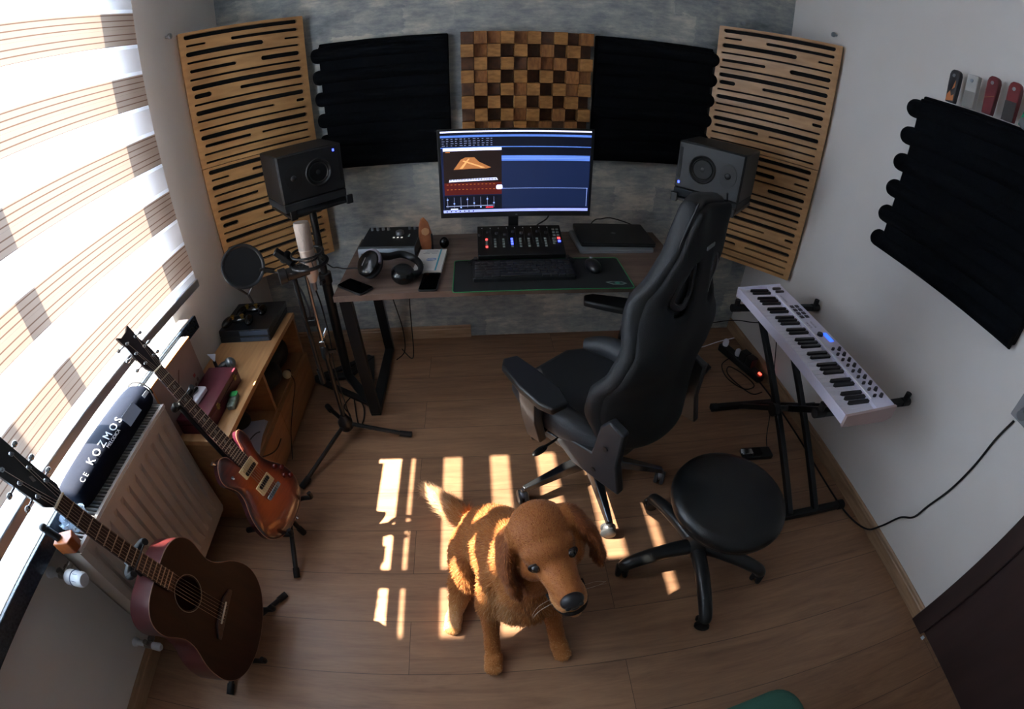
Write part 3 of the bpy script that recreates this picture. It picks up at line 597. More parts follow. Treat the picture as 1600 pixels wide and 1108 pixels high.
phone((.752, -.752), R(52), 'dark smartphone lying askew at the left front desk corner')
phone((1.045, -.742), R(-4), 'dark smartphone lying straight below the white notebook')

# ------------------------------------------------------------------ speakers on floor stands
def speaker(C0, ang, label, tweeter_left, tilt, dims=(.295, .22, .205)):
    """C0: centre of the bottom; local -y is the front"""
    w, d, h = dims; t = thing('studio_speaker', label, 'speaker', C0, ang, 'studio monitor speakers'); 
    Mb = mat('speaker_vinyl', '141618', .55, bump=.2, bscale=500); mb = MB(); mb.bx(-w/2, w/2, -d/2, d/2, 0, h); mb.build('cabinet', Mb, t, bev=.006)
    mb = MB(); mb.bx(-w/2 + .004, w/2 - .004, -d/2 - .006, -d/2 + .001, .004, h - .004); mb.build('baffle', mat('speaker_baffle', '17191b', .5), t, bev=.004)
    s = -1 if tweeter_left else 1; yb = -d/2 - .006
    mb = MB(); mb.lathe([(.058, 0), (.060, .004), (.056, .007), (.050, .003), (.046, -.002), (.044, .004), (.036, -.004), (.018, -.018), (.016, -.018)], 36, (-s*.028, yb, h*.5), (0, -1, 0)); mb.build('woofer_cone', mat('cone_black', '141617', .45), t)
    mb = MB(); mb.ell((-s*.028, yb + .010, h*.5), (.019, .012, .019)); mb.build('dust_cap', mat('cap_black', '1a1c1e', .35), t)
    mb = MB(); pl = [(.038*math.cos(R(k*20)), .052*math.sin(R(k*20))) for k in range(18)]; mb.prism(pl, 0, .002, lambda x, y, z: (s*.085 + x, yb - z, h*.5 + y)); mb.build('tweeter_waveguide', mat('waveguide', '0a0b0c', .55), t)
    mb = MB(); mb.ell((s*.085, yb - .002, h*.5), (.013, .006, .013)); mb.build('tweeter_dome', M_black, t)
    mb = MB(); mb.prism(rrect(.012, h*.68, .005), 0, .0012, lambda x, y, z: (-s*(w/2 - .018) + x, yb - z, h*.54 + y)); mb.build('port_slot', M_rubber, t, smooth=0)
    mbp = MB(); mbp.prism([(-d/2 - .004, -.036), (d/2, -.036), (d/2, -.0005), (-d/2 - .004, -.0005)], -w/2 + .002, w/2 - .002, lambda y, z, x: (x, y, z)); mbp.build('isolation_pad', mat('pad_foam', '202326', .9), t, bev=.004)
    if tweeter_left: zl = h*.88; xl = w/2 - .040
    else: zl = h*.13; xl = -w/2 + .022
    mb = MB(); mb.bx(xl - .004, xl + .004, yb - .0018, yb, zl - .005, zl + .005); mb.build('power_light', M_led_b, t, smooth=0)
    return t
speaker((.478, -.350, 1.036), .70, 'black studio speaker on stand at left, tweeter towards the window', True, 0)
speaker((2.262, -.49, 1.056), -.80, 'black studio speaker on stand behind the tall gaming chair', False, 0)
def spk_stand(px, py, top, tips, ang, label):
    t = thing('speaker_stand', label, 'speaker stand', (px, py, 0), 0, 'black speaker stands')
    mb = MB(); mb.cyl((0, 0, .02), (0, 0, .62), .024); mb.build('outer_tube', M_blackm, t); mb = MB(); mb.cyl((0, 0, .62), (0, 0, top - .02), .017); mb.build('inner_tube', M_blackm, t)
    mb = MB(); mb.cyl((0, 0, .59), (0, 0, .645), .031); mb.bar((.0, -.02, .615), (.0, -.075, .625), .016, .02); mb.build('height_clamp', M_black, t, bev=.003)
    for i, p in enumerate(tips):
        mb = MB(); a = Vector((p[0] - px, p[1] - py, .018)); mb.bar((0, 0, .022), a, .045, .022); q_ = tips[(i+1) % 3]; mb.bar(a, (q_[0] - px, q_[1] - py, .018), .035, .016); mb.build('base_strut', M_blackm, t, bev=.003)
    Rz = Matrix.Rotation(ang, 3, 'Z'); mb = MB(); mb.box((0, 0, top - .009), (.29, .25, .014), Rz); mb.box(Rz @ Vector((.13, -.132, 0)) + Vector((0, 0, top)), (.03, .012, .04), Rz); mb.box(Rz @ Vector((-.13, -.132, 0)) + Vector((0, 0, top)), (.03, .012, .04), Rz); mb.build('top_plate', M_black, t, bev=.003)
spk_stand(.500, -.372, .999, [(.31, -.385), (.665, -.60), (.60, -.20)], .70, 'black speaker stand with triangular base beside the left desk leg')
spk_stand(2.262, -.49, 1.019, [(2.52, -.42), (2.27, -.64), (2.22, -.27)], -.80, 'black speaker stand with triangular base behind the gaming chair')
mb = MB(); mb.tube(smoothpath([(.80, -.35, .70), (.80, -.33, .5), (.82, -.27, .25), (.80, -.2, .05), (.75, -.23, .01)]), .003, 8); tag(mb.build('desk_cable', M_rubber, None), 'thin dark cable hanging below the left desk end, nearer the leg frame', 'cable')
mb = MB(); mb.tube(smoothpath([(.90, -.3, .72), (.88, -.3, .4), (.86, -.25, .1), (.84, -.22, .01), (.80, -.17, .006), (.77, -.12, .006)]), .003, 8); tag(mb.build('desk_cable', M_rubber, None), 'thin dark cable hanging below the left desk end, farther from the leg frame', 'cable')
# ================================================================== right side: keyboard, stand, stool, chair
def midi():
    mw = Matrix(((-.038, .999, -.039, 2.3832), (-.999, -.037, .028, -.6819), (.027, .040, .999, .6264), (0, 0, 0, 1)))
    t = thing('keyboard_controller', 'white sixty-one key music keyboard with small blue display on a cross stand', 'music keyboard', mw=mw)
    Mw = mat('keyboard_white', 'dcd8ea', .4); Mk = mat('white_key', 'e6e2ee', .3); Mbk = mat('black_key', '141318', .3); L_, D_ = .872, .222
    prof = [(0, .006), (0, .046), (.006, .046), (.012, .034), (.012, .022), (.142, .022), (.142, .052), (.150, .055), (.222, .060), (.222, .012), (.2, 0), (.012, 0)]
    mb = MB(); mb.prism(prof, .010, L_ - .010, lambda a, b, x: (x, a, b)); mb.build('case', Mw, t, bev=.0015)
    for x0, x1 in ((0, .010), (L_ - .010, L_)):
        mb = MB(); mb.prism([(0, 0), (0, .048), (.222, .064), (.222, .012), (.19, 0)], x0, x1, lambda a, b, x: (x, a, b)); mb.build('end_cheek', Mw if x0 < .1 else mat('cheek_inner', 'b79f9c', .5), t, bev=.0015)
    n = 36; k0, k1 = .014, L_ - .014; w = (k1 - k0)/n; blk = []
    for k in range(n):
        mb = MB(); x = k0 + k*w; mb.bx(x + .0005, x + w - .0005, .006, .140, .026, .042); mb.build('white_key', Mk, t, bev=.0008, seg=1)
        if k % 7 in (0, 1, 3, 4, 5) and k < n - 1: blk.append(x + w)
    for x in blk:
        mb = MB(); mb.prism([(-.0065, .052), (-.003, .047), (.003, .047), (.0065, .052), (.0065, .139), (-.0065, .139)], .040, .052, lambda a, b, z: (x + a, b, z)); mb.build('black_key', Mbk, t, bev=.001, seg=1)
    mb = MB(); mb.bx(.10, L_ - .06, .146, .152, .052, .058); mb.build('key_trim', mat('trim_white', 'f2f0f8', .3), t, smooth=0)
    P = lambda x, y: (x, y, .0552 + (y - .15)*.07)
    for i in range(2):
        mb = MB(); p = P(.045 + i*.028, .178); mb.bx(p[0] - .006, p[0] + .006, .158, .200, p[2] - .002, p[2] + .008); mb.build('bend_strip', mat('strip_dark', '3a3236', .5), t, bev=.002)
    for r in range(2):
        for c in range(4): mb = MB(); p = P(.205 + c*.028, .168 + r*.025); mb.box((p[0], p[1], p[2] + .001), (.019, .018, .004)); mb.build('drum_pad', mat('pad_grey', '4c4450', .6), t, bev=.001, seg=1)
    for r in range(2):
        for c in range(3): mb = MB(); p = P(.335 + c*.016, .165 + r*.020); mb.box((p[0], p[1], p[2] + .0008), (.011, .008, .003)); mb.build('function_button', mat('button_pale', 'c8c2d2', .5), t, smooth=0)
    for c in range(4): mb = MB(); p = P(.11 + c*.016, .165); mb.box((p[0], p[1], p[2] + .0008), (.011, .008, .003)); mb.build('function_button', mat('button_pale', 'c8c2d2', .5), t, smooth=0)
    mb = MB(); mb.lathe([(.013, 0), (.012, .010), (0, .011)], 20, P(.428, .170)); mb.build('dial', M_black, t)
    mb = MB(); p = P(.448, .197); mb.box((p[0], p[1], p[2] + .001), (.060, .020, .002)); mb.build('display', mat('blue_display', (.03, .13, 1), .3, emit=1.6), t, smooth=0)
    for c in range(9):
        p = P(.535 + c*.0345, .192); mb = MB(); mb.lathe([(.0075, 0), (.006, .014), (0, .0145)], 14, p); mb.build('knob', mat('knob_mauve', '2e2832', .4), t)
        p = P(.530 + c*.0345, .165); mb = MB(); mb.box((p[0], p[1], p[2] + .006), (.007, .012, .012)); mb.build('fader_cap', mat('knob_mauve', '2e2832', .4), t, bev=.001, seg=1)
    # cross stand
    s = thing('keyboard_stand', 'black double-braced cross stand holding the white music keyboard', 'keyboard stand', (2.59, -1.1, 0)); 
    for (ya, yb) in ((-1.46, -.76), (-.78, -1.43)):
        for x in (2.485, 2.625) if ya < -1 else (2.555, 2.695):
            mb = MB(); mb.bar((x - 2.59, ya + 1.1, .03), (x - 2.59, yb + 1.1, .585), .026, .026); mb.build('leg_tube', M_blackm, s, bev=.003)
    mb = MB(); mb.cyl((-.11, 0, .307), (.11, 0, .307), .014); mb.cyl((-.13, 0, .307), (-.105, 0, .307), .03); mb.build('pivot_bolt', M_black, s)
    for y, xa in ((.34, -.185), (-.36, -.20)):
        mb = MB(); mb.bar((xa, y, .018), (.19, y, .018), .03, .03); mb.build('foot_bar', M_blackm, s, bev=.003)
        for x in (xa, .19): mb = MB(); mb.cyl((x - .015, y, .018), (x + .015, y, .018), .022); mb.build('foot_cap', M_rubber, s)
    for y in (.365, -.325):
        mb = MB(); mb.bar((-.21, y, .597), (.215, y, .597), .026, .026); mb.build('support_arm', M_blackm, s, bev=.003)
        for x in (-.225, .232): mb = MB(); mb.cyl((x - .022, y, .597), (x + .022, y, .597), .018); mb.cyl((x, y, .60), (x, y, .640), .012); mb.build('foam_tip', M_rubber, s)
midi()
def castor(parent, p, ang, r, M1, M2, nm='castor', w=.018):
    """twin wheel castor, ground point p"""
    Rz = Matrix.Rotation(ang, 3, 'Z'); c = Vector((p[0], p[1], r)); ax = Rz @ Vector((0, 1, 0)); mb = MB()
    for s in (-1, 1):
        mb.lathe([(0, .0), (r*.8, 0), (r, w*.25), (r, w*.75), (r*.8, w), (0, w)], 22, c + ax*(.004 if s > 0 else -.004 - w), ax)
    o = mb.build(nm, M1, parent); mb = MB(); mb.ell(c + Vector((0, 0, r*.45)), (r*.75, .020, r*.72), Rz, 14, 8); mb.cyl(c + Vector((0, 0, r*.5)), c + Vector((0, 0, r*1.6)), .008); mb.build('castor_hood', M2, o)
    return o
def stool():
    t = thing('rolling_stool', 'round black padded stool on five black wheeled legs', 'stool', (1.975, -1.565, 0)); Mp = mat('stool_plastic', '1d1f20', .35)
    for a in (184, 262, 330, 40, 108):
        d = Vector((math.cos(R(a)), math.sin(R(a)), 0)); mb = MB(); pts = smoothpath([d*.015 + Vector((0, 0, .105)), d*.10 + Vector((0, 0, .108)), d*.2 + Vector((0, 0, .092)), d*.262 + Vector((0, 0, .070)), d*.275 + Vector((0, 0, .052))], 4)
        n = len(pts); mb.tube(pts, [.029 - .007*i/n for i in range(n)], 12); mb.build('leg', Mp, t); castor(t, d*.275, R(a + 70), .027, M_rubber, Mp, w=.018)
    mb = MB(); mb.lathe([(.045, .08), (.045, .12), (.032, .14), (.026, .16), (.026, .26), (.015, .262), (.015, .37), (0, .37)], 24); mb.build('gas_lift', Mp, t)
    mb = MB(); mb.lathe([(.03, .345), (.13, .36), (.175, .372), (.185, .378), (.185, .386), (0, .386)], 40, (.015, -.025, 0)); mb.build('seat_plate', Mp, t)
    mb = MB(); mb.lathe([(.0, .386), (.180, .386), (.192, .395), (.195, .412), (.188, .430), (.165, .440), (.10, .446), (0, .447)], 48, (.015, -.025, 0)); mb.build('seat_cushion', mat('black_leatherette', '101214', .36, bump=.15, bscale=250), t, smooth=80)
stool()

def gaming_chair():
    YAW = R(38); t = thing('gaming_chair', 'black high-backed racing style gaming chair turned towards the desk', 'chair', (1.662, -1.098, 0), YAW)
    Ml = mat('chair_leatherette', '1a1c1f', .62, bump=.12, bscale=300); Mg = mat('chair_grey_plastic', '2b2d30', .42); Ms = mat('chair_back_suede', '0c0d0f', .8, bump=.2, bscale=400)
    for a in (202, 274, 346, 58, 130):
        a2 = R(a) - YAW; d = Vector((math.cos(a2), math.sin(a2), 0)); mb = MB(); side = Vector((-d.y, d.x, 0))
        V_ = []
        for r_, z, w, h in ((.02, .105, .032, .022), (.12, .106, .028, .018), (.27, .086, .018, .012), (.312, .080, .015, .010)):
            for sx, sz in ((-1, -1), (1, -1), (.6, 1), (-.6, 1)): V_.append(d*r_ + side*(w*sx) + Vector((0, 0, z + h*sz)))
        mb.add(V_, [(0, 1, 2, 3), (15, 14, 13, 12)] + [(i*4+j, i*4+(j+1) % 4, i*4+4+(j+1) % 4, i*4+4+j) for i in range(3) for j in range(4)]); mb.build('base_arm', mat('gunmetal_aluminium', '55585c', .25, metal=.9), t, bev=.004)
        castor(t, d*.312, a2 + R(75), .030, mat('castor_grey', '3c3e40', .4), mat('castor_silver', '6f7174', .35, metal=.5))
    mb = MB(); mb.lathe([(.045, .08), (.045, .125), (.03, .135), (.03, .24), (.016, .242), (.016, .40), (0, .40)], 24); mb.build('gas_lift', M_black, t)
    mb = MB(); mb.bx(-.11, .11, -.15, .12, .385, .415); mb.bx(-.20, .20, -.02, .03, .405, .418); mb.bx(-.20, .20, -.12, -.07, .405, .418); mb.build('tilt_mechanism', M_black, t, bev=.004)
    for s_ in (-1, 1): mb = MB(); mb.bx(s_*.285, s_*.11, .035, .085, .402, .415); mb.build('arm_bracket', M_chrome, t, bev=.003)
    mb = MB(); mb.tube([(-.10, .0, .395), (-.24, .0, .385), (-.29, .01, .375)], .005, 8); mb.ell((-.30, .01, .370), (.035, .014, .008)); mb.build('lift_lever', M_black, t)
    # seat
    def grid(fx, nu, nv, nm, m, thick, sub=1, hole=None, off=-1):
        mb = MB(); V_ = [fx(-1 + 2*i/nu, j/nv) for j in range(nv+1) for i in range(nu+1)]
        F = [(j*(nu+1)+i, j*(nu+1)+i+1, (j+1)*(nu+1)+i+1, (j+1)*(nu+1)+i) for j in range(nv) for i in range(nu) if not (hole and hole(i, j))]
        mb.add(V_, F); me = mb; o = me.build(nm, m, t, smooth=180); s = o.modifiers.new('solid', 'SOLIDIFY'); s.thickness = thick; s.offset = off; s.use_even_offset = False
        if sub: b = o.modifiers.new('sub', 'SUBSURF'); b.levels = sub; b.render_levels = sub
        return o
    mb = MB(); pl = [(-.16, -.24), (-.19, -.15), (-.19, .10), (-.17, .23), (-.10, .27), (.10, .27), (.17, .23), (.19, .10), (.19, -.15), (.16, -.24)]
    mb.prism(pl, .418, .475); mb.build('seat_cushion', Ml, t, bev=.022, seg=4)
    for s in (-1, 1):
        mb = MB(); pts = smoothpath([(s*.175, -.22, .45), (s*.205, -.12, .462), (s*.222, .02, .480), (s*.218, .14, .482), (s*.19, .235, .46)], 5); n = len(pts)
        mb.tube(pts, [.030 + .020*math.sin(math.pi*min(1, i/(n-1))) for i in range(n)], 14, flat=1.25); mb.build('seat_bolster', mat('bolster_grey', '2a2c2f', .5, bump=.12, bscale=300), t)
    # side covers at the recline hinge
    for s in (-1, 1):
        mb = MB(); mb.prism([(-.30, .37), (-.10, .37), (-.02, .42), (-.07, .465), (-.17, .475), (-.185, .60), (-.215, .64), (-.27, .62), (-.27, .48)], s*.225, s*.258, lambda y, z, x: (x, y, z)); mb.build('hinge_cover', Mg, t, bev=.006)
        for p_ in ((-.22, .53), (-.19, .41)): mb = MB(); mb.cyl((s*.259, *p_), (s*.262, *p_), .009); mb.build('hinge_screw', M_black, t)
    # armrests
    for s in (-1, 1):
        mb = MB(); pl = [(-.030, -.05), (.030, -.05), (.036, .05), (-.036, .05)]
        mb.add([(s*.27 + a*.55, .055 + b*.62, .385) for a, b in pl] + [(s*.30 + a*.62, .055 + b*.62, .50) for a, b in pl] + [(s*.305 + a*.85, .055 + b*.75, .625) for a, b in pl], [(3, 2, 1, 0), (8, 9, 10, 11)] + [(k*4+i, k*4+(i+1) % 4, k*4+4+(i+1) % 4, k*4+4+i) for k in range(2) for i in range(4)]); post = mb.build('arm_post', Mg, t, bev=.005)
        mb = MB(); mb.prism(rrect(.05, .085, .01, 3, s*.305, .055), .62, .655); mb.build('arm_slider', M_black, post, bev=.002)
        th = R(-8) if s < 0 else R(30); c, sn = math.cos(th), math.sin(th); pcx, pcy = (-.325, .035) if s < 0 else (.262, .150)
        pad = [(-.030, -.135), (.030, -.135), (.050, -.075), (.046, .045), (.036, .135), (-.012, .145), (-.036, .115), (-.050, .0), (-.048, -.09)]
        mb = MB(); mb.prism([(-s*a if s > 0 else a, b) for a, b in pad], .655, .682, lambda x, y, z: (pcx + c*x - sn*y, pcy + sn*x + c*y, z)); mb.build('arm_pad', M_black, t, bev=.007, seg=3)
    # backrest
    H = .80; tl = R(-1.8)
    hw_ = [(0, .18), (.08, .225), (.2, .256), (.32, .258), (.44, .248), (.52, .228), (.60, .195), (.68, .165), (.76, .145), (.86, .118), (.94, .108), (1, .085)]
    wg_ = [(0, .06), (.10, .11), (.20, .13), (.30, .12), (.40, .065), (.50, .045), (.58, .075), (.66, .08), (.74, .045), (.84, .02), (1, .0)]
    def itp(tb, v):
        for (a, b), (c_, d_) in zip(tb, tb[1:]):
            if v <= c_: k = (v - a)/(c_ - a); k = k*k*(3-2*k); return b + (d_ - b)*k
        return tb[-1][1]
    def back(s, v):
        h = v*H; hw = itp(hw_, v); w = itp(wg_, v); lum = .025*math.sin(math.pi*min(1, v/.55)) if v < .55 else 0
        y = -.222 - h*math.tan(tl) + w*abs(s)**2.2 + lum*(1 - abs(s)) + .012*math.cos(s*3.1)*(v > .05)
        return (s*hw*(1 - .06*abs(s)**4), y, .465 + h)
    nu, nv = 14, 26
    hole = lambda i, j: (i in (2, 3, 4, 9, 10, 11) and 17 <= j <= 19) or (i in (3, 4, 9, 10) and j in (16, 20))
    grid(back, nu, nv, 'backrest', Ml, .055, 1, hole, off=1)
    def shell(s, v): x, y, z = back(s*.985, .01 + v*.97); return (x, y - .050 - .022*(1 - abs(s)**3)*math.sin(math.pi*min(1, .15 + v*.8)), z)
    grid(shell, nu, nv, 'back_shell', Ms, .022, 1, hole, off=1)
    for s in (-1, 1):
        x_ = [back(s*a, b) for a, b in ((.26, .66), (.40, .635), (.66, .66), (.72, .72), (.60, .775), (.44, .80), (.30, .74))]
        loop = smoothpath([(p[0], p[1] - .07, p[2]) for p in x_], 4, closed=True); mb = MB(); mb.tube(loop, .0075, 8, closed=True, flat=1.4); mb.build('belt_hole_trim', mat('trim_gunmetal', '3a3c3f', .35, metal=.4), t)
        pts = [Vector(back(s*.995, v/24)) + Vector((s*.004, -.050, 0)) for v in range(25)]; mb = MB(); mb.tube(pts, .0028, 6); mb.build('piping', mat('piping_black', '121315', .6), t)
    # shoulder logo on the rear: small neutral stitched mark
    p = Vector(back(-.3, .86)) + Vector((0, -.10, 0)); mb = MB(); mb.box(p, (.04, .003, .010), Matrix.Rotation(R(-8), 3, 'Y')); mb.build('stitched_mark', M_grey, t, smooth=0)
gaming_chair()

# ------------------------------------------------------------------ floor things at right
def power():
    t = thing('power_strip', 'black power strip with a red glowing switch on the floor by the right wall', 'power strip', (2.745, -.40, 0), R(-72))
    mb = MB(); mb.prism(rrect(.36, .06, .015), 0, .042); mb.build('body', M_black, t, bev=.005)
    mb = MB(); mb.prism(rrect(.022, .014, .003, 3, .155, 0), .042, .048); mb.build('red_switch', mat('red_switch', (1, .05, .03), .4, emit=6), t, smooth=0)
    for k in range(5): mb = MB(); mb.cyl((-.15 + k*.055, 0, .0415), (-.15 + k*.055, 0, .0428), .019); mb.build('socket', mat('socket_grey', '1c1c1e', .5), t)
    for k, (x, m) in enumerate(((-.15, M_white), (-.04, M_white), (.015, M_black), (.07, M_black))):
        p = t.matrix_basis @ Vector((x, 0, .0432)); q = thing('plug', ('white plug at the far end of the power strip', 'white plug in the middle of the power strip', 'black adaptor beside the middle white plug', 'black adaptor nearest the red switch')[k], 'plug', p, R(-72))
        mb = MB(); mb.lathe([(.016, 0), (.019, .01), (.017, .035), (.008, .045), (0, .046)], 18) if k < 2 else mb.prism(rrect(.05, .055, .006), 0, .06); mb.build('plug_body', m, q, bev=0 if k < 2 else .004)
power()
def cable(P, lab, r=.0032, m=None, n=8, nm='cable'): mb = MB(); mb.tube(smoothpath(P, n), r, 8); return tag(mb.build(nm, m or M_rubber, None), lab, 'cable')
cable([(2.79, -.56, .006), (2.80, -.72, .005), (2.80, -1.0, .005), (2.79, -1.3, .005), (2.80, -1.5, .006), (2.825, -1.62, .035), (2.846, -1.66, .10), (2.853, -1.70, .21), (2.853, -1.745, .27), (2.853, -1.762, .36), (2.853, -1.79, .49), (2.853, -1.805, .625), (2.853, -1.81, .76), (2.853, -1.825, .855)], 'long dark cable climbing the white right wall to the socket', .0042)
cable([(2.70, -.35, .02), (2.62, -.40, .006), (2.60, -.52, .005), (2.66, -.62, .005), (2.74, -.60, .005), (2.72, -.50, .006), (2.66, -.42, .006), (2.62, -.5, .006), (2.68, -.66, .006), (2.76, -.66, .006)], 'dark cable coiled on the floor beside the power strip')
cable([(2.79, -.20, .055), (2.68, -.20, .03), (2.55, -.22, .006), (2.40, -.24, .005), (2.25, -.2, .005)], 'thin white cable running from the power strip behind the gaming chair', .003, M_white)
cable([(2.84, -.62, .40), (2.85, -.42, .30), (2.848, -.25, .20), (2.80, -.1, .12), (2.6, -.06, .06), (2.4, -.1, .02)], 'thin dark cable sagging along the right corner behind the keyboard')
cable([(2.70, -.6, .60), (2.74, -.66, .3), (2.73, -.8, .05), (2.62, -.98, .006), (2.56, -1.09, .02)], 'thin dark cable dropping from keyboard to the pedal', .0025)
t = thing('sustain_pedal', 'small black pedal with metal footplate lying beside the stool', 'pedal', (2.50, -1.09, 0), R(-4))
mb = MB(); mb.prism(rrect(.16, .065, .01), 0, .022); mb.build('base', M_black, t, bev=.004)
mb = MB(); mb.prism([(-.085, -.018), (-.02, -.015), (-.02, .015), (-.085, .018), (-.095, 0)], .026, .032); mb.build('footplate', M_chrome, t, bev=.002)
mb = MB(); mb.bx(-.03, .02, -.02, .02, .018, .034); mb.build('hinge_block', M_rubber, t, bev=.003)
t = thing('wall_socket', 'grey wall socket at the right edge of the photo', 'socket', (WX, -1.845, .905), R(-90))
mb = MB(); mb.bx(-.045, .045, -.012, -.0005, -.04, .045); mb.build('plate', mat('socket_silver', '8b8d90', .4), t, bev=.004); mb = MB(); mb.cyl((.0, -.012, 0), (0, -.04, -.006), .02, .017); mb.build('inserted_plug', M_grey, t)
# green cushion at the bottom edge
t = thing('green_cushion', 'dark green padded cushion just showing at the bottom photo edge', 'cushion', (1.79, -2.345, 0), R(6))
mb = MB(); mb.prism(rrect(.42, .30, .07, 6), .02, .38); mb.build('padded_top', mat('green_fabric', '2f5a4a', .85, bump=.3, bscale=400), t, bev=.03, seg=4); mb = MB(); mb.prism(rrect(.38, .26, .06, 6), 0, .02); mb.build('base', M_black, t)

t = thing('paper_scrap', 'tiny pale scrap on the floor at the foot of the door frame', 'paper', (2.842, -2.152, 0), R(20)); mb = MB(); mb.prism([(-.008, -.006), (.007, -.007), (.009, .005), (-.006, .007)], .0005, .006); mb.build('folded_scrap', mat('scrap_white', 'c8d4dc', .7), t, smooth=0)
# ================================================================== left side
# mic stand, condenser microphone, pop filter
MX, MY = .592, -.822
def micstand():
    t = thing('microphone_stand', 'black tripod microphone stand with folded boom in front of the desk', 'microphone stand', (MX, MY, 0))
    for tip in ((.30, .0), (-.165, -.31), (-.16, .215)):
        d = Vector((tip[0], tip[1], 0)); u = d.normalized(); mb = MB(); mb.tube([u*.02 + Vector((0, 0, .095)), u*(d.length - .05) + Vector((0, 0, .026)), d + Vector((0, 0, .016))], .010, 10); o = mb.build('leg', M_blackm, t)
        mb = MB(); mb.tube([u*(d.length - .055) + Vector((0, 0, .024)), d + Vector((0, 0, .014))], .014, 10); mb.build('rubber_foot', M_rubber, o)
    mb = MB(); mb.lathe([(.0, .055), (.022, .06), (.034, .075), (.034, .115), (.022, .13), (.014, .15), (0, .15)], 18); mb.build('hub', M_black, t)
    mb = MB(); mb.cyl((0, 0, .12), (0, 0, .50), .010); mb.build('lower_tube', M_blackm, t)
    mb = MB(); mb.cyl((0, 0, .50), (0, 0, .86), .0075); mb.build('upper_tube', M_chrome, t)
    mb = MB(); mb.lathe([(.010, .47), (.018, .475), (.018, .53), (.010, .54)], 14); mb.bar((.012, 0, .505), (.045, .01, .50), .012, .014); mb.build('height_clutch', M_black, t)
    mb = MB(); mb.tube([(-.035, -.02, .42), (-.04, -.02, .875)], .009, 10); mb.tube([(-.038, -.02, .43), (-.036, -.02, .36)], .013, 10); mb.build('boom_arm', M_blackm, t)
    mb = MB(); mb.cyl((-.06, -.035, .875), (.012, .008, .875), .024); mb.cyl((-.062, -.037, .875), (-.085, -.05, .875), .03); mb.build('boom_swivel', M_black, t)
    mb = MB(); mb.bx(-.012, .012, -.012, .012, .50, .56); mb.tube([(.0, .012, .56), (.02, .03, .60)], .006, 8); mb.build('cable_clamp', M_chrome, t, bev=.002)
micstand()
def condenser():
    t = thing('condenser_microphone', 'champagne silver studio microphone upright in a black shock mount', 'microphone', (.607, -.802, .80)); Mm = mat('champagne_metal', 'cbb9aa', .35, metal=.35); Mg = mat('mesh_grille', 'a3968c', .45, metal=.5, bump=.5, bscale=600)
    mb = MB(); mb.lathe([(.0, .012), (.014, .014), (.024, .035), (.027, .045), (.027, .145), (0, .145)], 28); mb.build('body', Mm, t)
    mb = MB(); mb.lathe([(.0, .147), (.028, .147), (.0285, .15), (.030, .20), (.031, .243), (.028, .253), (0, .255)], 28); 
    mb.v = [(x*(1.0), y*(1 - max(0, (z - .16))/.1*.35), z) for x, y, z in mb.v]; mb.build('grille', Mg, t)
    mb = MB(); mb.lathe([(.0285, .143), (.0295, .146), (.0285, .150)], 28); mb.build('band', Mm, t)
    mb = MB(); mb.bar((.004, -.0275, .065), (.012, -.0265, .085), .001, .003, (0, 1, 0)); mb.build('emblem', M_chrome, t, smooth=0)
    mb = MB(); mb.cyl((0, 0, -.02), (0, 0, .014), .011); mb.build('connector', M_alu, t)
    s = thing('shock_mount', 'black spider shock mount ring holding the silver studio microphone', 'shock mount', (.607, -.802, .905))
    mb = MB(); mb.tube([(.068*math.cos(R(a)), .068*math.sin(R(a)), -.012) for a in range(0, 360, 12)], .0075, 8, closed=True); mb.build('outer_ring', M_black, s)
    mb = MB(); mb.tube([(.060*math.cos(R(a)), .060*math.sin(R(a)), .028) for a in range(0, 360, 12)], .0045, 8, closed=True); mb.build('upper_ring', M_black, s)
    mb = MB(); mb.tube([(.034*math.cos(R(a)), .034*math.sin(R(a)), .005) for a in range(0, 360, 15)], .004, 8, closed=True); mb.build('inner_ring', M_black, s)
    for k in range(8):
        a = R(k*45 + 10); b = R(k*45 + 32); mb = MB(); mb.tube([(.034*math.cos(a), .034*math.sin(a), .008), (.060*math.cos(b), .060*math.sin(b), .028), (.068*math.cos(b), .068*math.sin(b), -.012), (.034*math.cos(a+.5), .034*math.sin(a+.5), .003)], .0016, 6); mb.build('elastic_cord', mat('elastic_cord', '2b2e33', .5), s)
    mb = MB(); mb.bar((-.066, -.01, .0), (-.115, -.022, .055), .04, .020); mb.cyl((-.085, -.03, .02), (-.085, .02, .02), .016); mb.build('side_clamp', M_black, s, bev=.003)
    mb = MB(); mb.bar((-.06, -.012, -.01), (-.06, -.016, -.055), .02, .014); mb.build('mount_bracket', M_black, s, bev=.002)
condenser()
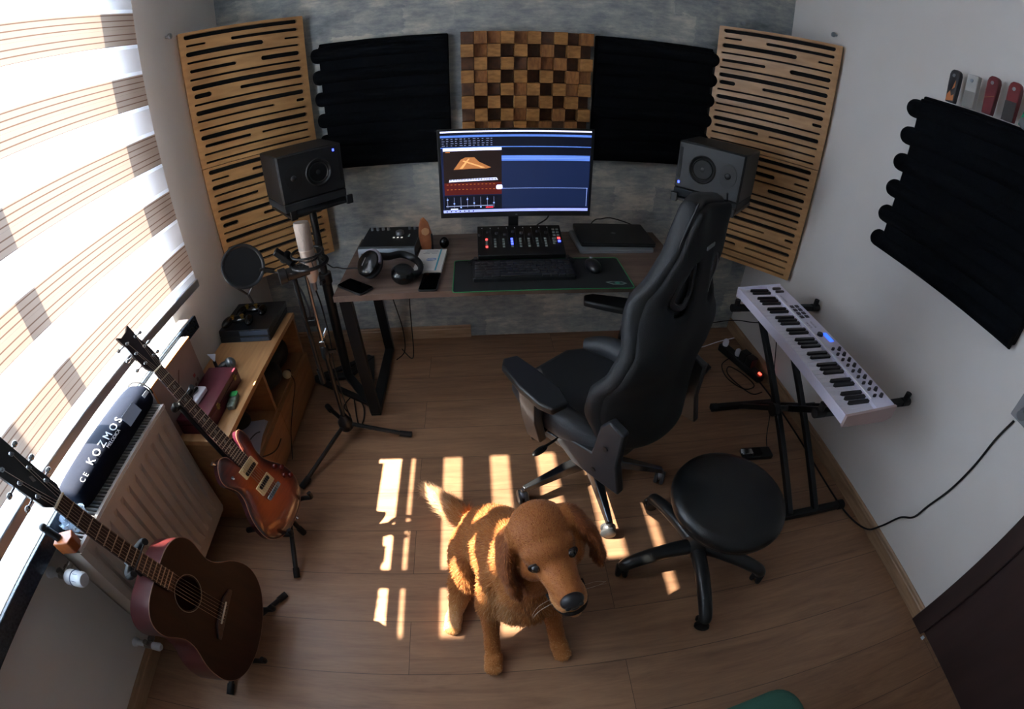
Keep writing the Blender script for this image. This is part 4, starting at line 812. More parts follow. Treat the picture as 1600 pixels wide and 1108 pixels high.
def popf():
    c = Vector((.352, -.835, .915)); n = Vector((.62, -.68, .40)).normalized(); q = n.to_track_quat('Z', 'Y')
    t = thing('pop_filter', 'round black mesh pop filter on a gooseneck left of the microphone', 'pop filter', c); P = lambda x, y, z: q @ Vector((x, y, z))
    mb = MB(); mb.tube([P(.078*math.cos(R(a)), .078*math.sin(R(a)), 0) for a in range(0, 360, 10)], .0065, 10, closed=True, flat=1.4); mb.build('rim', mat('rim_plastic', '24272b', .28), t)
    mb = MB(); mb.lathe([(.077, -.003), (.0, -.003)], 36, (0, 0, 0), n); mb.lathe([(.077, .003), (.0, .003)], 36, (0, 0, 0), n); mb.build('mesh_screen', mat('nylon_mesh', '101317', .7, bump=.4, bscale=1200), t)
    a = P(0, 0, 0); g0 = Vector((.06, .04, -.038)); mb = MB(); mb.tube(smoothpath([g0*.9, (.09, .05, -.055), (.15, .045, -.075), (.20, .02, -.12), (.225, .0, -.20), (.215, .005, -.25)], 8), .0042, 8); mb.build('gooseneck', mat('gooseneck', '5a5c60', .3, metal=.9), t)
    mb = MB(); mb.bar((.05, .03, -.03), (.10, .05, -.052), .018, .016); mb.build('rim_holder', M_black, t, bev=.002)
    mb = MB(); mb.box((.222, .005, -.26), (.035, .03, .03)); mb.build('stand_clamp', M_black, t, bev=.003)
    mb = MB(); mb.tube([(-.045, -.02, -.072), (-.02, .01, -.125), (.012, .01, -.088)], .005, 8); mb.tube([(-.02, .01, -.122), (-.012, .015, -.165)], .005, 8); mb.build('forked_bracket', M_black, t)
popf()
cable([(.607, -.802, .785), (.612, -.79, .70), (.618, -.80, .55), (.605, -.80, .40), (.61, -.80, .2), (.59, -.74, .06), (.56, -.66, .006), (.52, -.60, .006), (.56, -.52, .006), (.62, -.6, .006), (.64, -.70, .006), (.62, -.74, .006), (.55, -.5, .006)], 'dark microphone cable running down stand and looping on the floor', .0032, nm='microphone_cable')

# low cabinet
M_oak = mat('light_oak_veneer', 'a67a4e', .42, col2='c29566', scale=5, stretch=(9, .9, 3), lo=.3, hi=.7)
M_oakd = mat('oak_front', '8a5f3c', .45, col2='9c7048', scale=5, stretch=(3, .9, 9))
def cabinet():
    t = thing('low_cabinet', 'low oak cabinet with open shelves under the window corner', 'cabinet', (.170, -.855, 0)); y0, y1, x0, x1 = -.440, .425, -.153, .143; H = .47
    mb = MB(); mb.bx(x0, x1 + .004, y0, y1, H - .022, H); mb.build('top_board', M_oak, t, bev=.001, smooth=0)
    for y in (y0 + .002, y1 - .02): mb = MB(); mb.bx(x0, x1, y, y + .018, .0, H - .022); mb.build('side_board', M_oakd, t, smooth=0)
    mb = MB(); mb.bx(x0 + .01, x1 - .002, -.035, -.017, .245, H - .022); mb.build('divider', M_oakd, t, smooth=0)
    mb = MB(); mb.bx(x0 + .01, x1 - .002, y0 + .02, y1 - .02, .227, .245); mb.build('shelf', M_oakd, t, smooth=0)
    mb = MB(); mb.bx(x0, x0 + .008, y0 + .02, y1 - .02, .02, H - .022); mb.build('back_panel', mat('dark_back', '3a2a20', .7), t, smooth=0)
    for a, b in ((y0 + .004, -.028), (-.024, y1 - .004)):
        mb = MB(); mb.bx(x1 - .001, x1 + .015, a, b, .035, .232); o = mb.build('drawer_front', M_oakd, t, smooth=0)
    mb = MB(); mb.bx(x0, x1 - .02, y0 + .02, y1 - .02, .0, .03); mb.build('plinth', M_oakd, t, smooth=0)
cabinet()
CT = .4705
t = thing('game_console', 'flat black two-layer game console on the far end of the cabinet', 'game console', (.150, -.545, CT))
mb = MB(); sk = lambda x, y, z: (x, y + z*.25, z); mb.prism(rrect(.265, .25, .004), 0, .024, sk); mb.build('lower_layer', mat('console_matt', '17191c', .5), t, bev=.0015)
mb = MB(); mb.prism(rrect(.265, .25, .004), .028, .055, sk); mb.build('upper_layer', mat('console_gloss', '101216', .35), t, bev=.0015)
mb = MB(); mb.bx(-.125, .125, -.118, .118, .024, .028); mb.build('middle_groove', M_rubber, t, smooth=0)
mb = MB(); mb.bx(-.02, .125, -.1268, -.1240, .002, .022); mb.build('front_strip', mat('console_front', '3d4c5e', .3), t, smooth=0); mb = MB(); mb.bx(-.02, .125, -.1195, -.1170, .030, .053); mb.build('front_strip', mat('console_front', '3d4c5e', .3), t, smooth=0)
def pad(c, a, lab):
    t = thing('game_controller', lab, 'game controller', c, a, 'game controllers on the console'); mb = MB(); mb.ell((0, 0, .018), (.055, .026, .017)); mb.ell((-.055, -.018, .018), (.022, .045, .019), Matrix.Rotation(R(-12), 3, 'Z')); mb.ell((.055, -.018, .018), (.022, .045, .019), Matrix.Rotation(R(12), 3, 'Z')); mb.build('shell', mat('gloss_black', '0d0e10', .22), t)
    for x in (-.024, .024): mb = MB(); mb.lathe([(.007, .028), (.006, .038), (.010, .041), (.010, .045), (0, .045)], 16, (x, -.012, 0)); mb.build('thumbstick', mat('brass_ring', 'a8853c', .3, metal=.9), t)
pad((.105, -.585, CT + .0555), R(6), 'black game controller nearer the camera lying on top of console')
pad((.145, -.495, CT + .0555), R(0), 'black game controller at the back lying on top of console')
t = thing('wooden_case', 'maroon lacquered box with two brass latches on the cabinet top', 'box', (.180, -1.105, CT)); Mr = mat('maroon_lacquer', '4a1a24', .32, col2='5a2230', scale=12)
mb = MB(); mb.bx(-.066, .066, -.155, .155, 0, .045); mb.build('lower_half', Mr, t, bev=.002); mb = MB(); mb.bx(-.066, .066, -.155, .155, .0465, .070); mb.build('lid', Mr, t, bev=.002)
for y in (.115, -.055):
    mb = MB(); mb.bx(.066, .0685, y - .008, y + .008, .034, .060); mb.cyl((.067, y - .012, .047), (.067, y + .012, .047), .004); mb.build('brass_latch', mat('brass', 'b59a5a', .3, metal=1), t, bev=.001)
t = thing('earphone_case', 'small white case with dark earphones on the maroon box', 'case', (.150, -1.14, CT + .0705), R(-4))
mb = MB(); mb.prism(rrect(.055, .10, .010), 0, .018); mb.build('white_shell', M_white, t, bev=.003)
mb = MB(); mb.tube(smoothpath([(-.01, .03, .022), (.0, .02, .03), (-.008, -.01, .026), (.004, -.03, .024)]), .006, 8); mb.build('earphones', M_rubber, t)
t = thing('green_sweets_tin', 'small green and silver packet beside the maroon box at cabinet front edge', 'packet', (.268, -1.09, CT), R(8)); mb = MB(); mb.prism(rrect(.032, .085, .008), 0, .022); mb.build('wrapper', mat('crinkled_wrapper', '3d4a40', .4, col2='7c8a80', scale=50), t, bev=.004); mb = MB(); mb.prism(rrect(.032, .03, .008, 4, 0, .028), .0225, .026); mb.build('green_cap', mat('bright_green', '2f9a50', .4), t, bev=.001)
t = thing('handheld_microphone', 'black handheld microphone with silver ball grille lying on oak cabinet', 'microphone', (.165, -.868, CT), R(0))
ax = Vector((-.8, -.55, -.12)).normalized(); c0 = Vector((0, 0, .028)); mb = MB(); mb.ell(c0, (.0255, .0255, .0255)); mb.build('ball_grille', mat('grille_grey', '6f7a80', .35, metal=.7, bump=.6, bscale=700), t)
mb = MB(); mb.lathe([(.0262, -.003), (.0262, .003)], 24, c0, ax); mb.build('grille_ring', M_alu, t); mb = MB(); mb.lathe([(.0, .012), (.020, .016), (.021, .032), (.015, .05), (.010, .11), (0, .11)], 20, c0, ax); mb.build('handle', M_black, t)
t = thing('card_holder', 'small black holder with white triangular card beside the tall carton', 'card holder', (.142, -.935, CT)); mb = MB(); mb.cyl((0, 0, 0), (0, 0, .09), .007); mb.prism(rrect(.05, .04, .008), 0, .006); mb.build('post', M_black, t)
mb = MB(); mb.prism([(-.020, .125), (.020, .125), (.002, .085)], -.001, .001, lambda x, y, z: (x, z, y)); mb.build('triangular_card', mat('white_card', 'e4eaf2', .6), t, smooth=0)
def carton():
    t = thing('cardboard_carton', 'tall narrow white carton standing at wall behind the maroon box', 'carton', (.062, -1.139, CT)); Mc = mat('carton_shaded', 'a08a80', .7, col2='937e74', scale=8)
    mb = MB(); mb.bx(-.045, .045, -.155, .155, 0, .243); mb.build('box_body', Mc, t, bev=.001, smooth=0)  # white box: brownish shade of its front put into the body colour
    mb = MB(); mb.bx(-.0455, .0455, -.156, .156, .243, .245); mb.bx(-.0455, .0455, -.1565, -.1555, .18, .2445); mb.build('white_top', mat('carton_white', 'ece8e6', .6), t, smooth=0)
    mb = MB(); mb.bx(.0452, .0462, -.15, -.146, .0, .243); mb.bx(.042, .0462, -.1562, .156, .2395, .2455); mb.build('orange_edge', mat('carton_orange', 'c98848', .6), t, smooth=0)
    mb = MB(); f = lambda x, y, z: (z, x, y); mb.prism([(-.07, .09), (.02, .19), (.025, .185), (-.062, .085)], .0452, .0460, f); mb.prism([(-.03, .125), (-.015, .14), (-.01, .132), (-.02, .118)], .0452, .0462, f); mb.build('printed_guitar_outline', mat('print_brown', '6d5148', .7), t, smooth=0)
    for k in range(4): mb = MB(); mb.bx(.0452, .0458, .03 + k*.022, .042 + k*.022, .05 + k*.008, .058 + k*.01); mb.build('small_print', mat('print_brown', '6d5148', .7), t, smooth=0)
    mb = MB(); mb.bx(.0452, .0458, .085, .10, .10, .113); mb.build('red_print', mat('print_red', 'a04038', .7), t, smooth=0)
    mb = MB(); mb.bx(-.02, -.01, .12, .135, .2450, .2455); mb.build('black_print', Mi, t, smooth=0)
carton()
# shelf contents
t = thing('paper_stack', 'loose white papers lying on the near cabinet shelf', 'papers', (.20, -1.09, .2455), R(6)); 
for k in range(3): mb = MB(); mb.box((.004*k, -.006*k, .002 + .0025*k), (.20, .26, .002), Matrix.Rotation(R(5*k - 4), 3, 'Z')); mb.build('sheet', mat('sheet_paper', 'a8a8b4', .8), t, smooth=0)
t = thing('black_pouch', 'dark soft pouch resting on papers in the near cabinet shelf', 'pouch', (.18, -1.0, .2555)); mb = MB(); mb.ell((0, 0, .035), (.06, .05, .035)); mb.ell((-.01, -.08, .028), (.05, .045, .028)); mb.build('pouch_body', mat('dark_cloth', '14140f', .9, bump=.4, bscale=60), t)
t = thing('black_bag', 'bulky black bag filling the far cabinet shelf', 'bag', (.17, -.64, .2455)); mb = MB(); mb.ell((0, .05, .09), (.125, .13, .09)); mb.ell((.02, -.09, .075), (.12, .09, .075)); mb.build('bag_body', mat('dark_cloth2', '0e100f', .85, bump=.5, bscale=40), t)
t = thing('cable_plug', 'pale cable plug poking out at the far cabinet shelf edge', 'plug', (.30, -.66, .2455)); mb = MB(); mb.ell((0, 0, .022), (.022, .018, .022)); mb.build('plug_body', mat('ivory', 'b8b090', .5), t); mb = MB(); mb.tube([(.016*math.cos(R(a)), .016*math.sin(R(a)) + .01, .03) for a in range(0, 360, 24)], .003, 6, closed=True); mb.build('plug_ring', M_rubber, t)
cable([(.30, -.64, .27), (.332, -.67, .225), (.334, -.76, .17), (.334, -.87, .10), (.336, -.96, .004)], 'thin black cable hanging down the oak drawer fronts', .002)
cable([(.29, -1.04, .265), (.305, -1.10, .31), (.30, -1.16, .32), (.30, -1.20, .28), (.33, -1.17, .25), (.355, -1.12, .22), (.36, -1.07, .20), (.37, -1.03, .215)], 'black cable loop with bare tip sticking out of the near shelf', .0028)

# ------------------------------------------------------------------ radiator and things on it
def radiator():
    t = thing('radiator', 'cream panel radiator with vertical flutes mounted below the window', 'radiator', (.10, -1.61, .11)); Me = mat('radiator_enamel', 'b9ada0', .38); y0, y1, z0, z1 = -.285, .298, 0, .555
    mb = MB(); n = 12; w = (y1 - y0 - .05)/n; prof = [(y0, .043), (y0 + .02, .052)]
    for k in range(n): a = y0 + .025 + k*w; prof += [(a, .052), (a + w*.14, .041), (a + w*.42, .041), (a + w*.56, .052)]
    prof += [(y1 - .02, .052), (y1, .043)]; prof2 = prof + [(y1, .030), (y0, .030)]
    zz = [(.04, 1), (.07, 1), (.485, 1), (.515, 1)]
    flat = [(y, .052 if .043 < x else x) for y, x in prof]; flat = [(prof[i][0], .043 if i in (0, len(prof)-1) else .052) for i in range(len(prof))]
    V_ = []; L_ = len(prof)
    for z, pf in ((0, flat), (.045, flat), (.075, prof), (.480, prof), (.510, flat), (.545, flat)): V_ += [(x, y, z) for y, x in pf]
    mb.add(V_, [(i*L_+j, i*L_+j+1, (i+1)*L_+j+1, (i+1)*L_+j) for i in range(5) for j in range(L_-1)]); o = mb.build('front_panel', Me, t, smooth=0); s = o.modifiers.new('s', 'SOLIDIFY'); s.thickness = .003; s.offset = 1
    mb = MB(); mb.bx(-.05, -.035, y0, y1, 0, .545); mb.build('rear_panel', Me, t, bev=.003)
    for y in (y0, y1 - .003): mb = MB(); mb.bx(-.05, .046, y, y + .003, .01, z1); mb.build('side_cover', Me, t, smooth=0)
    mb = MB()
    mb.bx(-.05, -.042, y0, y1, z1 - .012, z1); mb.bx(.040, .052, y0, y1, z1 - .012, z1); mb.bx(-.05, .05, y0, y0 + .006, z1 - .012, z1); mb.bx(-.05, .05, y1 - .006, y1, z1 - .012, z1); n = 44
    for k in range(n): y = y0 + .012 + (y1 - y0 - .024)*k/(n - 1); mb.bx(-.042, .040, y - .0022, y + .0022, z1 - .010, z1 - .002)
    mb.build('top_grille', mat('grille_enamel', 'dedad4', .4), t, smooth=0)
    for y in (-.185, .185): mb = MB(); mb.bx(-.0999, -.05, y - .015, y + .015, .12, .16); mb.build('wall_bracket', Me, t, smooth=0)
radiator()
def valve(x0, y, z, head, label):
    t = thing('radiator_valve', label, 'valve', (0, y, z)); Mw = mat('valve_white', 'dfe3e8', .35)
    mb = MB(); mb.lathe([(.018, .001), (.016, .01), (.010, .014), (.010, .055), (0, .055)], 16, (0, 0, 0), (1, 0, 0)); mb.build('pipe_sleeve', Mw, t)
    mb = MB(); mb.cyl((.05, 0, 0), (.085, 0, 0), .013); mb.cyl((.064, 0, 0), (.064, .042, .0), .010); mb.lathe([(.013, 0), (.013, .012)], 6, (.064, .018, 0), (0, 1, 0)); mb.cyl((.064, -.0, .01), (.064, .0, .028), .009); mb.build('brass_body', mat('nickel', '8e8a84', .3, metal=.8), t)
    if head:
        mb = MB(); mb.lathe([(.0, .082), (.020, .082), (.0225, .088), (.0225, .106), (.021, .108), (.021, .112), (.0225, .114), (.0225, .140), (.018, .148), (0, .150)], 30, (0, 0, 0), (1, 0, 0)); mb.build('thermostat_head', Mw, t)
        mb = MB(); mb.lathe([(.0228, .1085), (.0228, .1105)], 30, (0, 0, 0), (1, 0, 0))
        for a in (40, 90, 140): mb.box((.126, .0228*math.cos(R(a)) * -1, .0228*math.sin(R(a))), (.018, .0012, .0012), Matrix.Rotation(R(a), 3, 'X'))
        mb.build('scale_marks', mat('mark_blue', '5a6a88', .5), t, smooth=0)
    else: mb = MB(); mb.lathe([(0, .082), (.014, .083), (.015, .11), (.010, .118), (0, .118)], 18, (0, 0, 0), (1, 0, 0)); mb.build('cap', Mw, t)
valve(0, -1.945, .600, True, 'white thermostatic radiator valve head at the near radiator end')
valve(0, -1.945, .140, False, 'white capped lower radiator valve near the floor by acoustic guitar')
def melodica():
    t = thing('instrument_bag', 'black padded melodica bag with white lettering lying on the radiator', 'instrument bag', (.076, -1.54, .6655), R(90))
    # local x runs to the far end (+y world), local y to the wall
    V_ = []; F = []; n = 20; sg = [(-.235, .55), (-.228, .8), (-.21, .95), (-.12, 1), (0, 1.02), (.12, 1), (.2, .97), (.225, .85), (.236, .6)]
    for x, s in sg:
        for k in range(n): a = 2*math.pi*k/n; ca, sa = math.cos(a), math.sin(a); V_.append((x, (.062*s)*math.copysign(abs(ca)**.7, ca), .046 + .046*s*math.copysign(abs(sa)**.75, sa)))
    F = [(i*n+k, i*n+(k+1) % n, (i+1)*n+(k+1) % n, (i+1)*n+k) for i in range(len(sg)-1) for k in range(n)] + [tuple(range(n)), tuple(range((len(sg)-1)*n, len(sg)*n))]
    mb = MB(); mb.add(V_, F); mb.build('padded_sleeve', mat('bag_nylon', '0a1120', .8, bump=.2, bscale=30, spec=.1), t, smooth=70, sub=1)
    Mw = mat('lettering_white', 'e8ecf2', .5)
    # printed on the upper front of the bag: reads towards the far end
    def place(x, ang, lift=.0015):
        a = R(ang); ny, nz = -math.cos(a), math.sin(a); y = -.062*abs(math.cos(a))**.7*1.0; z = .046 + .046*abs(math.sin(a))**.75
        X = Vector((1, 0, 0)); Z = Vector((0, ny, nz)); Y = Z.cross(X)
        return Matrix(((X.x, Y.x, Z.x, x), (X.y, Y.y, Z.y, y + ny*lift), (X.z, Y.z, Z.z, z + nz*lift), (0, 0, 0, 1)))
    textmesh('K O Z M O S', .034, place(-.035, 60, .003), Mw, 'bag_lettering', t, .0008)
    textmesh('MELODICA', .015, place(-.015, 36, .003), Mw, 'bag_lettering', t, .0008)
    textmesh('C E', .022, place(-.175, 50, .003), Mw, 'certification_mark', t, .0008)
    mb = MB(); M2 = place(.095, 30, .003); mb.M = M2; mb.box((0, 0, 0), (.075, .04, .001)); mb.build('foil_window', mat('glossy_foil', '9fb0c4', .2, metal=.3), t, smooth=0)
    mb = MB(); mb.M = place(.19, 30, .004); mb.box((0, 0, 0), (.03, .012, .002)); mb.build('zip_pull_tab', mat('tab_pale', 'b8c4d0', .4), t, smooth=0)
    mb = MB(); mb.tube([(.229, .052*math.cos(R(a)), .05 + .043*math.sin(R(a))) for a in range(-10, 200, 15)], .003, 6); mb.build('zip', M_rubber, t)
    c = thing('plastic_bag', 'crumpled clear plastic film at the near end of melodica bag', 'plastic bag', (.105, -1.815, .6655)); rnd = random.Random(11); mb = MB(); mb.ell((0, 0, .030), (.045, .04, .030), seg=26, rings=16)
    mb.v = [(x*(1 + rnd.uniform(-.25, .25)), y*(1 + rnd.uniform(-.25, .25)), max(.001, z*(1 + rnd.uniform(-.25, .25)))) for x, y, z in mb.v]
    m = mat('clear_film', 'c8dcee', .08); b = m.node_tree.nodes['Principled BSDF']; b.inputs['Alpha'].default_value = .45; mb.build('crumpled_film', m, c, smooth=0)
melodica()
t = thing('wooden_block', 'orange-brown wooden block with a black peg beside the guitar neck on radiator end', 'wooden block', (.118, -1.888, .6655), R(20))
mb = MB(); mb.prism([(-.03, -.018), (.022, -.024), (.034, -.004), (.026, .022), (-.024, .020)], 0, .045); mb.build('block', mat('orange_wood', 'a35a2a', .45, col2='8a4620', scale=25), t, bev=.003); mb = MB(); mb.cyl((-.012, 0, .045), (-.030, .004, .085), .011); mb.ell((-.034, .005, .092), .012); mb.build('black_peg', M_black, t)

# ------------------------------------------------------------------ guitars
def gmat(X, Y, Z, o, s=.96):
    Z = Vector(Z).normalized(); Y = Vector(Y); Y = (Y - Z*Y.dot(Z)).normalized(); X = Y.cross(Z)
    return Matrix(((X.x*s, Y.x*s, Z.x*s, o[0]), (X.y*s, Y.y*s, Z.y*s, o[1]), (X.z*s, Y.z*s, Z.z*s, o[2]), (0, 0, 0, 1)))
M_mahog = mat('dark_mahogany', '1e0c08', .5, col2='2a120b', scale=6, stretch=(6, .6, 1), spec=.25); M_mahside = mat('mahogany_side', '3a1416', .3, col2='4a1c1c', scale=6, coat=.3)
M_rose = mat('rosewood', '2a1714', .5, col2='3a221c', scale=12, stretch=(6, 1, 1)); M_fret = mat('fret_wire', 'c8b49a', .4, metal=.4); M_string = mat('bronze_string', 'b09a86', .35, metal=.8); M_cream = mat('cream_plastic', 'd8bf8e', .45); M_bone = mat('bone', 'd9cdb4', .5)
def neckset(t, nut, end, w0, w1, zt, scale, nfr, mneck):
    mb = MB(); mb.add([(-w1/2, end, zt - .007), (w1/2, end, zt - .007), (w1/2, end, zt), (-w1/2, end, zt), (-w0/2, nut, zt - .006), (w0/2, nut, zt - .006), (w0/2, nut, zt), (-w0/2, nut, zt)], [(0, 1, 2, 3), (7, 6, 5, 4), (0, 4, 5, 1), (1, 5, 6, 2), (2, 6, 7, 3), (3, 7, 4, 0)]); fb = mb.build('fretboard', M_rose, t, bev=.001, seg=1)
    mb = MB()
    for k in range(1, nfr + 1):
        y = nut - scale*(1 - 2**(-k/12)); w = w0 + (w1 - w0)*(nut - y)/(nut - end)
        if y > end + .004: mb.box((0, y, zt + .0008), (w, .0026, .0018))
    mb.build('frets', M_fret, fb, smooth=0)['kind'] = 'stuff'
    mb = MB(); n = 10; V_ = []
    ys = [(end + .06, w1*.95, .022), (end + .12, w1*.92, .021), ((nut + end)/2, (w0 + w1)/2, .020), (nut, w0, .017)]
    for y, w, d in ys:
        for k in range(n + 1): a = math.pi*k/n; V_.append((w/2*math.cos(a), y, zt - .006 - d*math.sin(a)*.9))
    mb.add(V_, [(i*(n+1)+k, i*(n+1)+k+1, (i+1)*(n+1)+k+1, (i+1)*(n+1)+k) for i in range(3) for k in range(n)] + [((i+1)*(n+1)-1, i*(n+1), (i+1)*(n+1), (i+2)*(n+1)-1) for i in range(3)] + [tuple(range(n+1)), tuple(range(3*(n+1), 4*(n+1)))]); mb.build('neck', mneck, t)
    mb = MB(); mb.box((0, nut + .002, zt + .001), (w0, .005, .007)); mb.build('nut', M_bone, t, bev=.0005, seg=1)
def strings(t, y0, nut, zt, z0, sp0, sp1, hs):
    for k in range(6):
        u = (k - 2.5)/2.5; r = (.0009, .0008, .0007, .0006, .0005, .0005)[k]
        mb = MB(); mb.tube([(u*sp0, y0, z0), (u*sp1, nut, zt + .004), hs[k]], r, 5); mb.build('string', M_string, t)
def acoustic():
    t = thing('acoustic_guitar', 'dark brown mahogany acoustic guitar leaning on a stand by the radiator', 'guitar', mw=gmat((-.011, .997, .082), (-.231, -.083, .969), (.973, -.008, .231), (.4111, -1.8463, .291)))
    hp = [(.288, .0), (.288, .03), (.286, .07), (.277, .103), (.261, .128), (.240, .143), (.215, .150), (.188, .149), (.155, .139), (.119, .132), (.083, .139), (.054, .154), (.02, .176), (-.02, .192), (-.066, .200), (-.105, .194), (-.140, .176), (-.170, .145), (-.190, .105), (-.204, .06), (-.210, 0)]
    R_ = smoothpath([(w, y, 0) for y, w in hp], 2); out = [(p.x, p.y) for p in R_] + [(-p.x, p.y) for p in R_[-2:0:-1]]
    hole = [(.0515*math.cos(R(a)), .155 + .0515*math.sin(R(a))) for a in range(0, 360, 10)]
    holed(out, [hole], -.003, 0, lambda x, y, z: (x, y, z)).build('soundboard', M_mahog, t, smooth=30)
    mb = MB(); n = len(out); mb.add([(x, y, -.003) for x, y in out] + [(x, y, -.105 + .02*max(0, y)/.288) for x, y in out], [(i, (i+1) % n, n+(i+1) % n, n+i) for i in range(n)] + [tuple(range(n, 2*n))]); mb.build('back_and_sides', M_mahside, t, smooth=50)
    mb = MB(); mb.tube([(x, y, -.001) for x, y in out], .0016, 6, closed=True); mb.build('binding', mat('binding_tan', '8a6a58', .5), t)
    mb = MB(); mb.tube([(.056*math.cos(R(a)), .155 + .056*math.sin(R(a)), .0004) for a in range(0, 360, 10)], .0013, 6, closed=True); mb.build('rosette', mat('rosette', '8c7a68', .5), t)
    neckset(t, .645, .225, .044, .056, .009, .645, 19, M_mahog)
    mb = MB(); mb.prism([(-.085, -.018), (.085, -.018), (.085, -.004), (.045, .014), (-.045, .014), (-.085, -.004)], 0, .008); mb.build('bridge', M_rose, t, bev=.002); mb = MB(); mb.box((0, .001, .010), (.074, .003, .006)); mb.build('saddle', M_bone, t)
    for k in range(6): mb = MB(); mb.cyl(((k - 2.5)*.0108, -.010, .006), ((k - 2.5)*.0108, -.010, .011), .0025); mb.build('bridge_pin', M_black, t)
    ta = math.tan(R(12)); hz = lambda y, z: z - (y - .65)*ta
    pl = [(-.022, .650), (-.033, .668), (-.039, .84), (-.024, .835), (0, .848), (.024, .835), (.039, .84), (.033, .668), (.022, .650)]
    mb = MB(); mb.prism(pl, -.007, .008, lambda x, y, z: (x, y, hz(y, z))); mb.build('headstock', mat('headstock_black', '151416', .25), t, bev=.0015)
    hs = []
    for k in range(6):
        s = -1 if k < 3 else 1; i = k if k < 3 else 5 - k; y = .695 + i*.050; x = s*.022; hs.append((x, y, hz(y, .013)))
        mb = MB(); mb.cyl((x, y, hz(y, .008)), (x, y, hz(y, .018)), .0035); mb.lathe([(.007, 0), (.006, .002)], 14, (x, y, hz(y, .008))); mb.cyl((x, y, hz(y, -.012)), (s*.048, y, hz(y, -.012)), .003); mb.ell((s*.055, y, hz(y, -.012)), (.009, .008, .005)); mb.build('tuning_peg', M_chrome, t)
    mb = MB(); mb.prism([(.004, .735), (.010, .73), (.008, .715), (.0, .72)], .0082, .0088, lambda x, y, z: (x, y, hz(y, z))); mb.build('headstock_inlay', mat('inlay_grey', '6a665c', .5), t, smooth=0)
    mb = MB(); mb.cyl((0, -.209, -.05), (0, -.220, -.05), .006, .008); mb.build('strap_button', M_alu, t)
    strings(t, -.008, .645, .009, .011, .028, .0185, hs)
acoustic()
def electric():
    t = thing('electric_guitar', 'cherry sunburst electric guitar leaning on a stand before the cabinet', 'guitar', mw=gmat((.228, .974, .008), (-.45, .098, .888), (.863, -.206, .461), (.4500, -1.3610, .2850), .916))
    pts = [(-.028, .225), (-.055, .243), (-.080, .234), (-.103, .211), (-.116, .187), (-.117, .161), (-.107, .138), (-.099, .11), (-.103, .082), (-.113, .058), (-.129, .033), (-.147, -.001), (-.159, -.038), (-.164, -.073), (-.158, -.105), (-.128, -.139), (-.080, -.158), (-.028, -.162), (.018, -.157), (.062, -.143), (.098, -.118), (.122, -.085), (.134, -.045), (.132, -.005), (.118, .035), (.098, .07), (.086, .10), (.083, .13), (.088, .16), (.100, .19), (.104, .22), (.098, .248), (.082, .255), (.064, .242), (.052, .215), (.040, .18), (.029, .165), (-.024, .165), (-.026, .19)]
    out = [(p.x, p.y) for p in smoothpath([(x, y, 0) for x, y in pts], 3, closed=True)]; n = len(out); cx, cy = -.01, .02
    m = bpy.data.materials.new('sunburst_lacquer'); m.use_nodes = True; nt = m.node_tree; b = nt.nodes['Principled BSDF']; b.inputs['Roughness'].default_value = .3; b.inputs['Coat Weight'].default_value = 1; b.inputs['Coat Roughness'].default_value = .04
    at = nt.nodes.new('ShaderNodeAttribute'); at.attribute_name = 'edge'; rr = nt.nodes.new('ShaderNodeValToRGB'); e = rr.color_ramp.elements; e[0].position = 0; e[0].color = lin('a64e1c'); e[1].position = 1; e[1].color = lin('2c0a09'); q = e.new(.55); q.color = lin('6e2610')
    tc = nt.nodes.new('ShaderNodeTexCoord'); mp = nt.nodes.new('ShaderNodeMapping'); mp.inputs['Scale'].default_value = (1, 7, 1); nz = nt.nodes.new('ShaderNodeTexNoise'); nz.inputs['Scale'].default_value = 14; ad = nt.nodes.new('ShaderNodeMath'); ad.operation = 'MULTIPLY_ADD'; ad.inputs[1].default_value = .35
    nt.links.new(tc.outputs['Object'], mp.inputs[0]); nt.links.new(mp.outputs[0], nz.inputs['Vector']); nt.links.new(nz.outputs[0], ad.inputs[0]); sb = nt.nodes.new('ShaderNodeMath'); sb.operation = 'SUBTRACT'; sb.inputs[1].default_value = .17; nt.links.new(at.outputs['Fac'], sb.inputs[0]); nt.links.new(sb.outputs[0], ad.inputs[2]); nt.links.new(ad.outputs[0], rr.inputs[0]); nt.links.new(rr.outputs[0], b.inputs['Base Color'])
    # carved top: rings shrinking towards the middle
    mb = MB(); rings = [(1, -.0060), (.985, -.002), (.93, .0005), (.82, .004), (.62, .0065), (.4, .007), (.15, .007)]; V_ = []; ed = []
    for s, z in rings: V_ += [(cx + (x - cx)*s, cy + (y - cy)*s, z - .002) for x, y in out]; ed += [max(0, min(1, (s - .45)/.5))]*n
    V_ += [(x, y, -.038) for x, y in out]; ed += [1]*n; L_ = len(rings)
    F = [(i*n+k, i*n+(k+1) % n, (i+1)*n+(k+1) % n, (i+1)*n+k) for i in range(L_-1) for k in range(n)] + [tuple((L_-1)*n + k for k in range(n))] + [(k, (k+1) % n, L_*n+(k+1) % n, L_*n+k) for k in range(n)] + [tuple(L_*n + k for k in range(n))[::-1]]
    me = bpy.data.meshes.new('body'); me.from_pydata(V_, [], F); me.materials.append(m); me.materials.append(mat('cherry_back', '3a1220', .25, coat=.6)); a = me.attributes.new('edge', 'FLOAT', 'POINT')
    for i, v in enumerate(ed): a.data[i].value = v
    for i, p in enumerate(me.polygons):
        p.use_smooth = True
        if i > (L_-1)*n: p.material_index = 1
    me.set_sharp_from_angle(angle=R(50)); o = bpy.data.objects.new('body', me); COL.objects.link(o); o.parent = t
    mb = MB(); mb.tube([(x, y, -.0075) for x, y in out], .0016, 6, closed=True); mb.build('binding', mat('binding_cream', 'a87858', .45), t)
    neckset(t, .635, .168, .043, .056, .016, .635, 22, mat('neck_mahogany', '2c1614', .3))
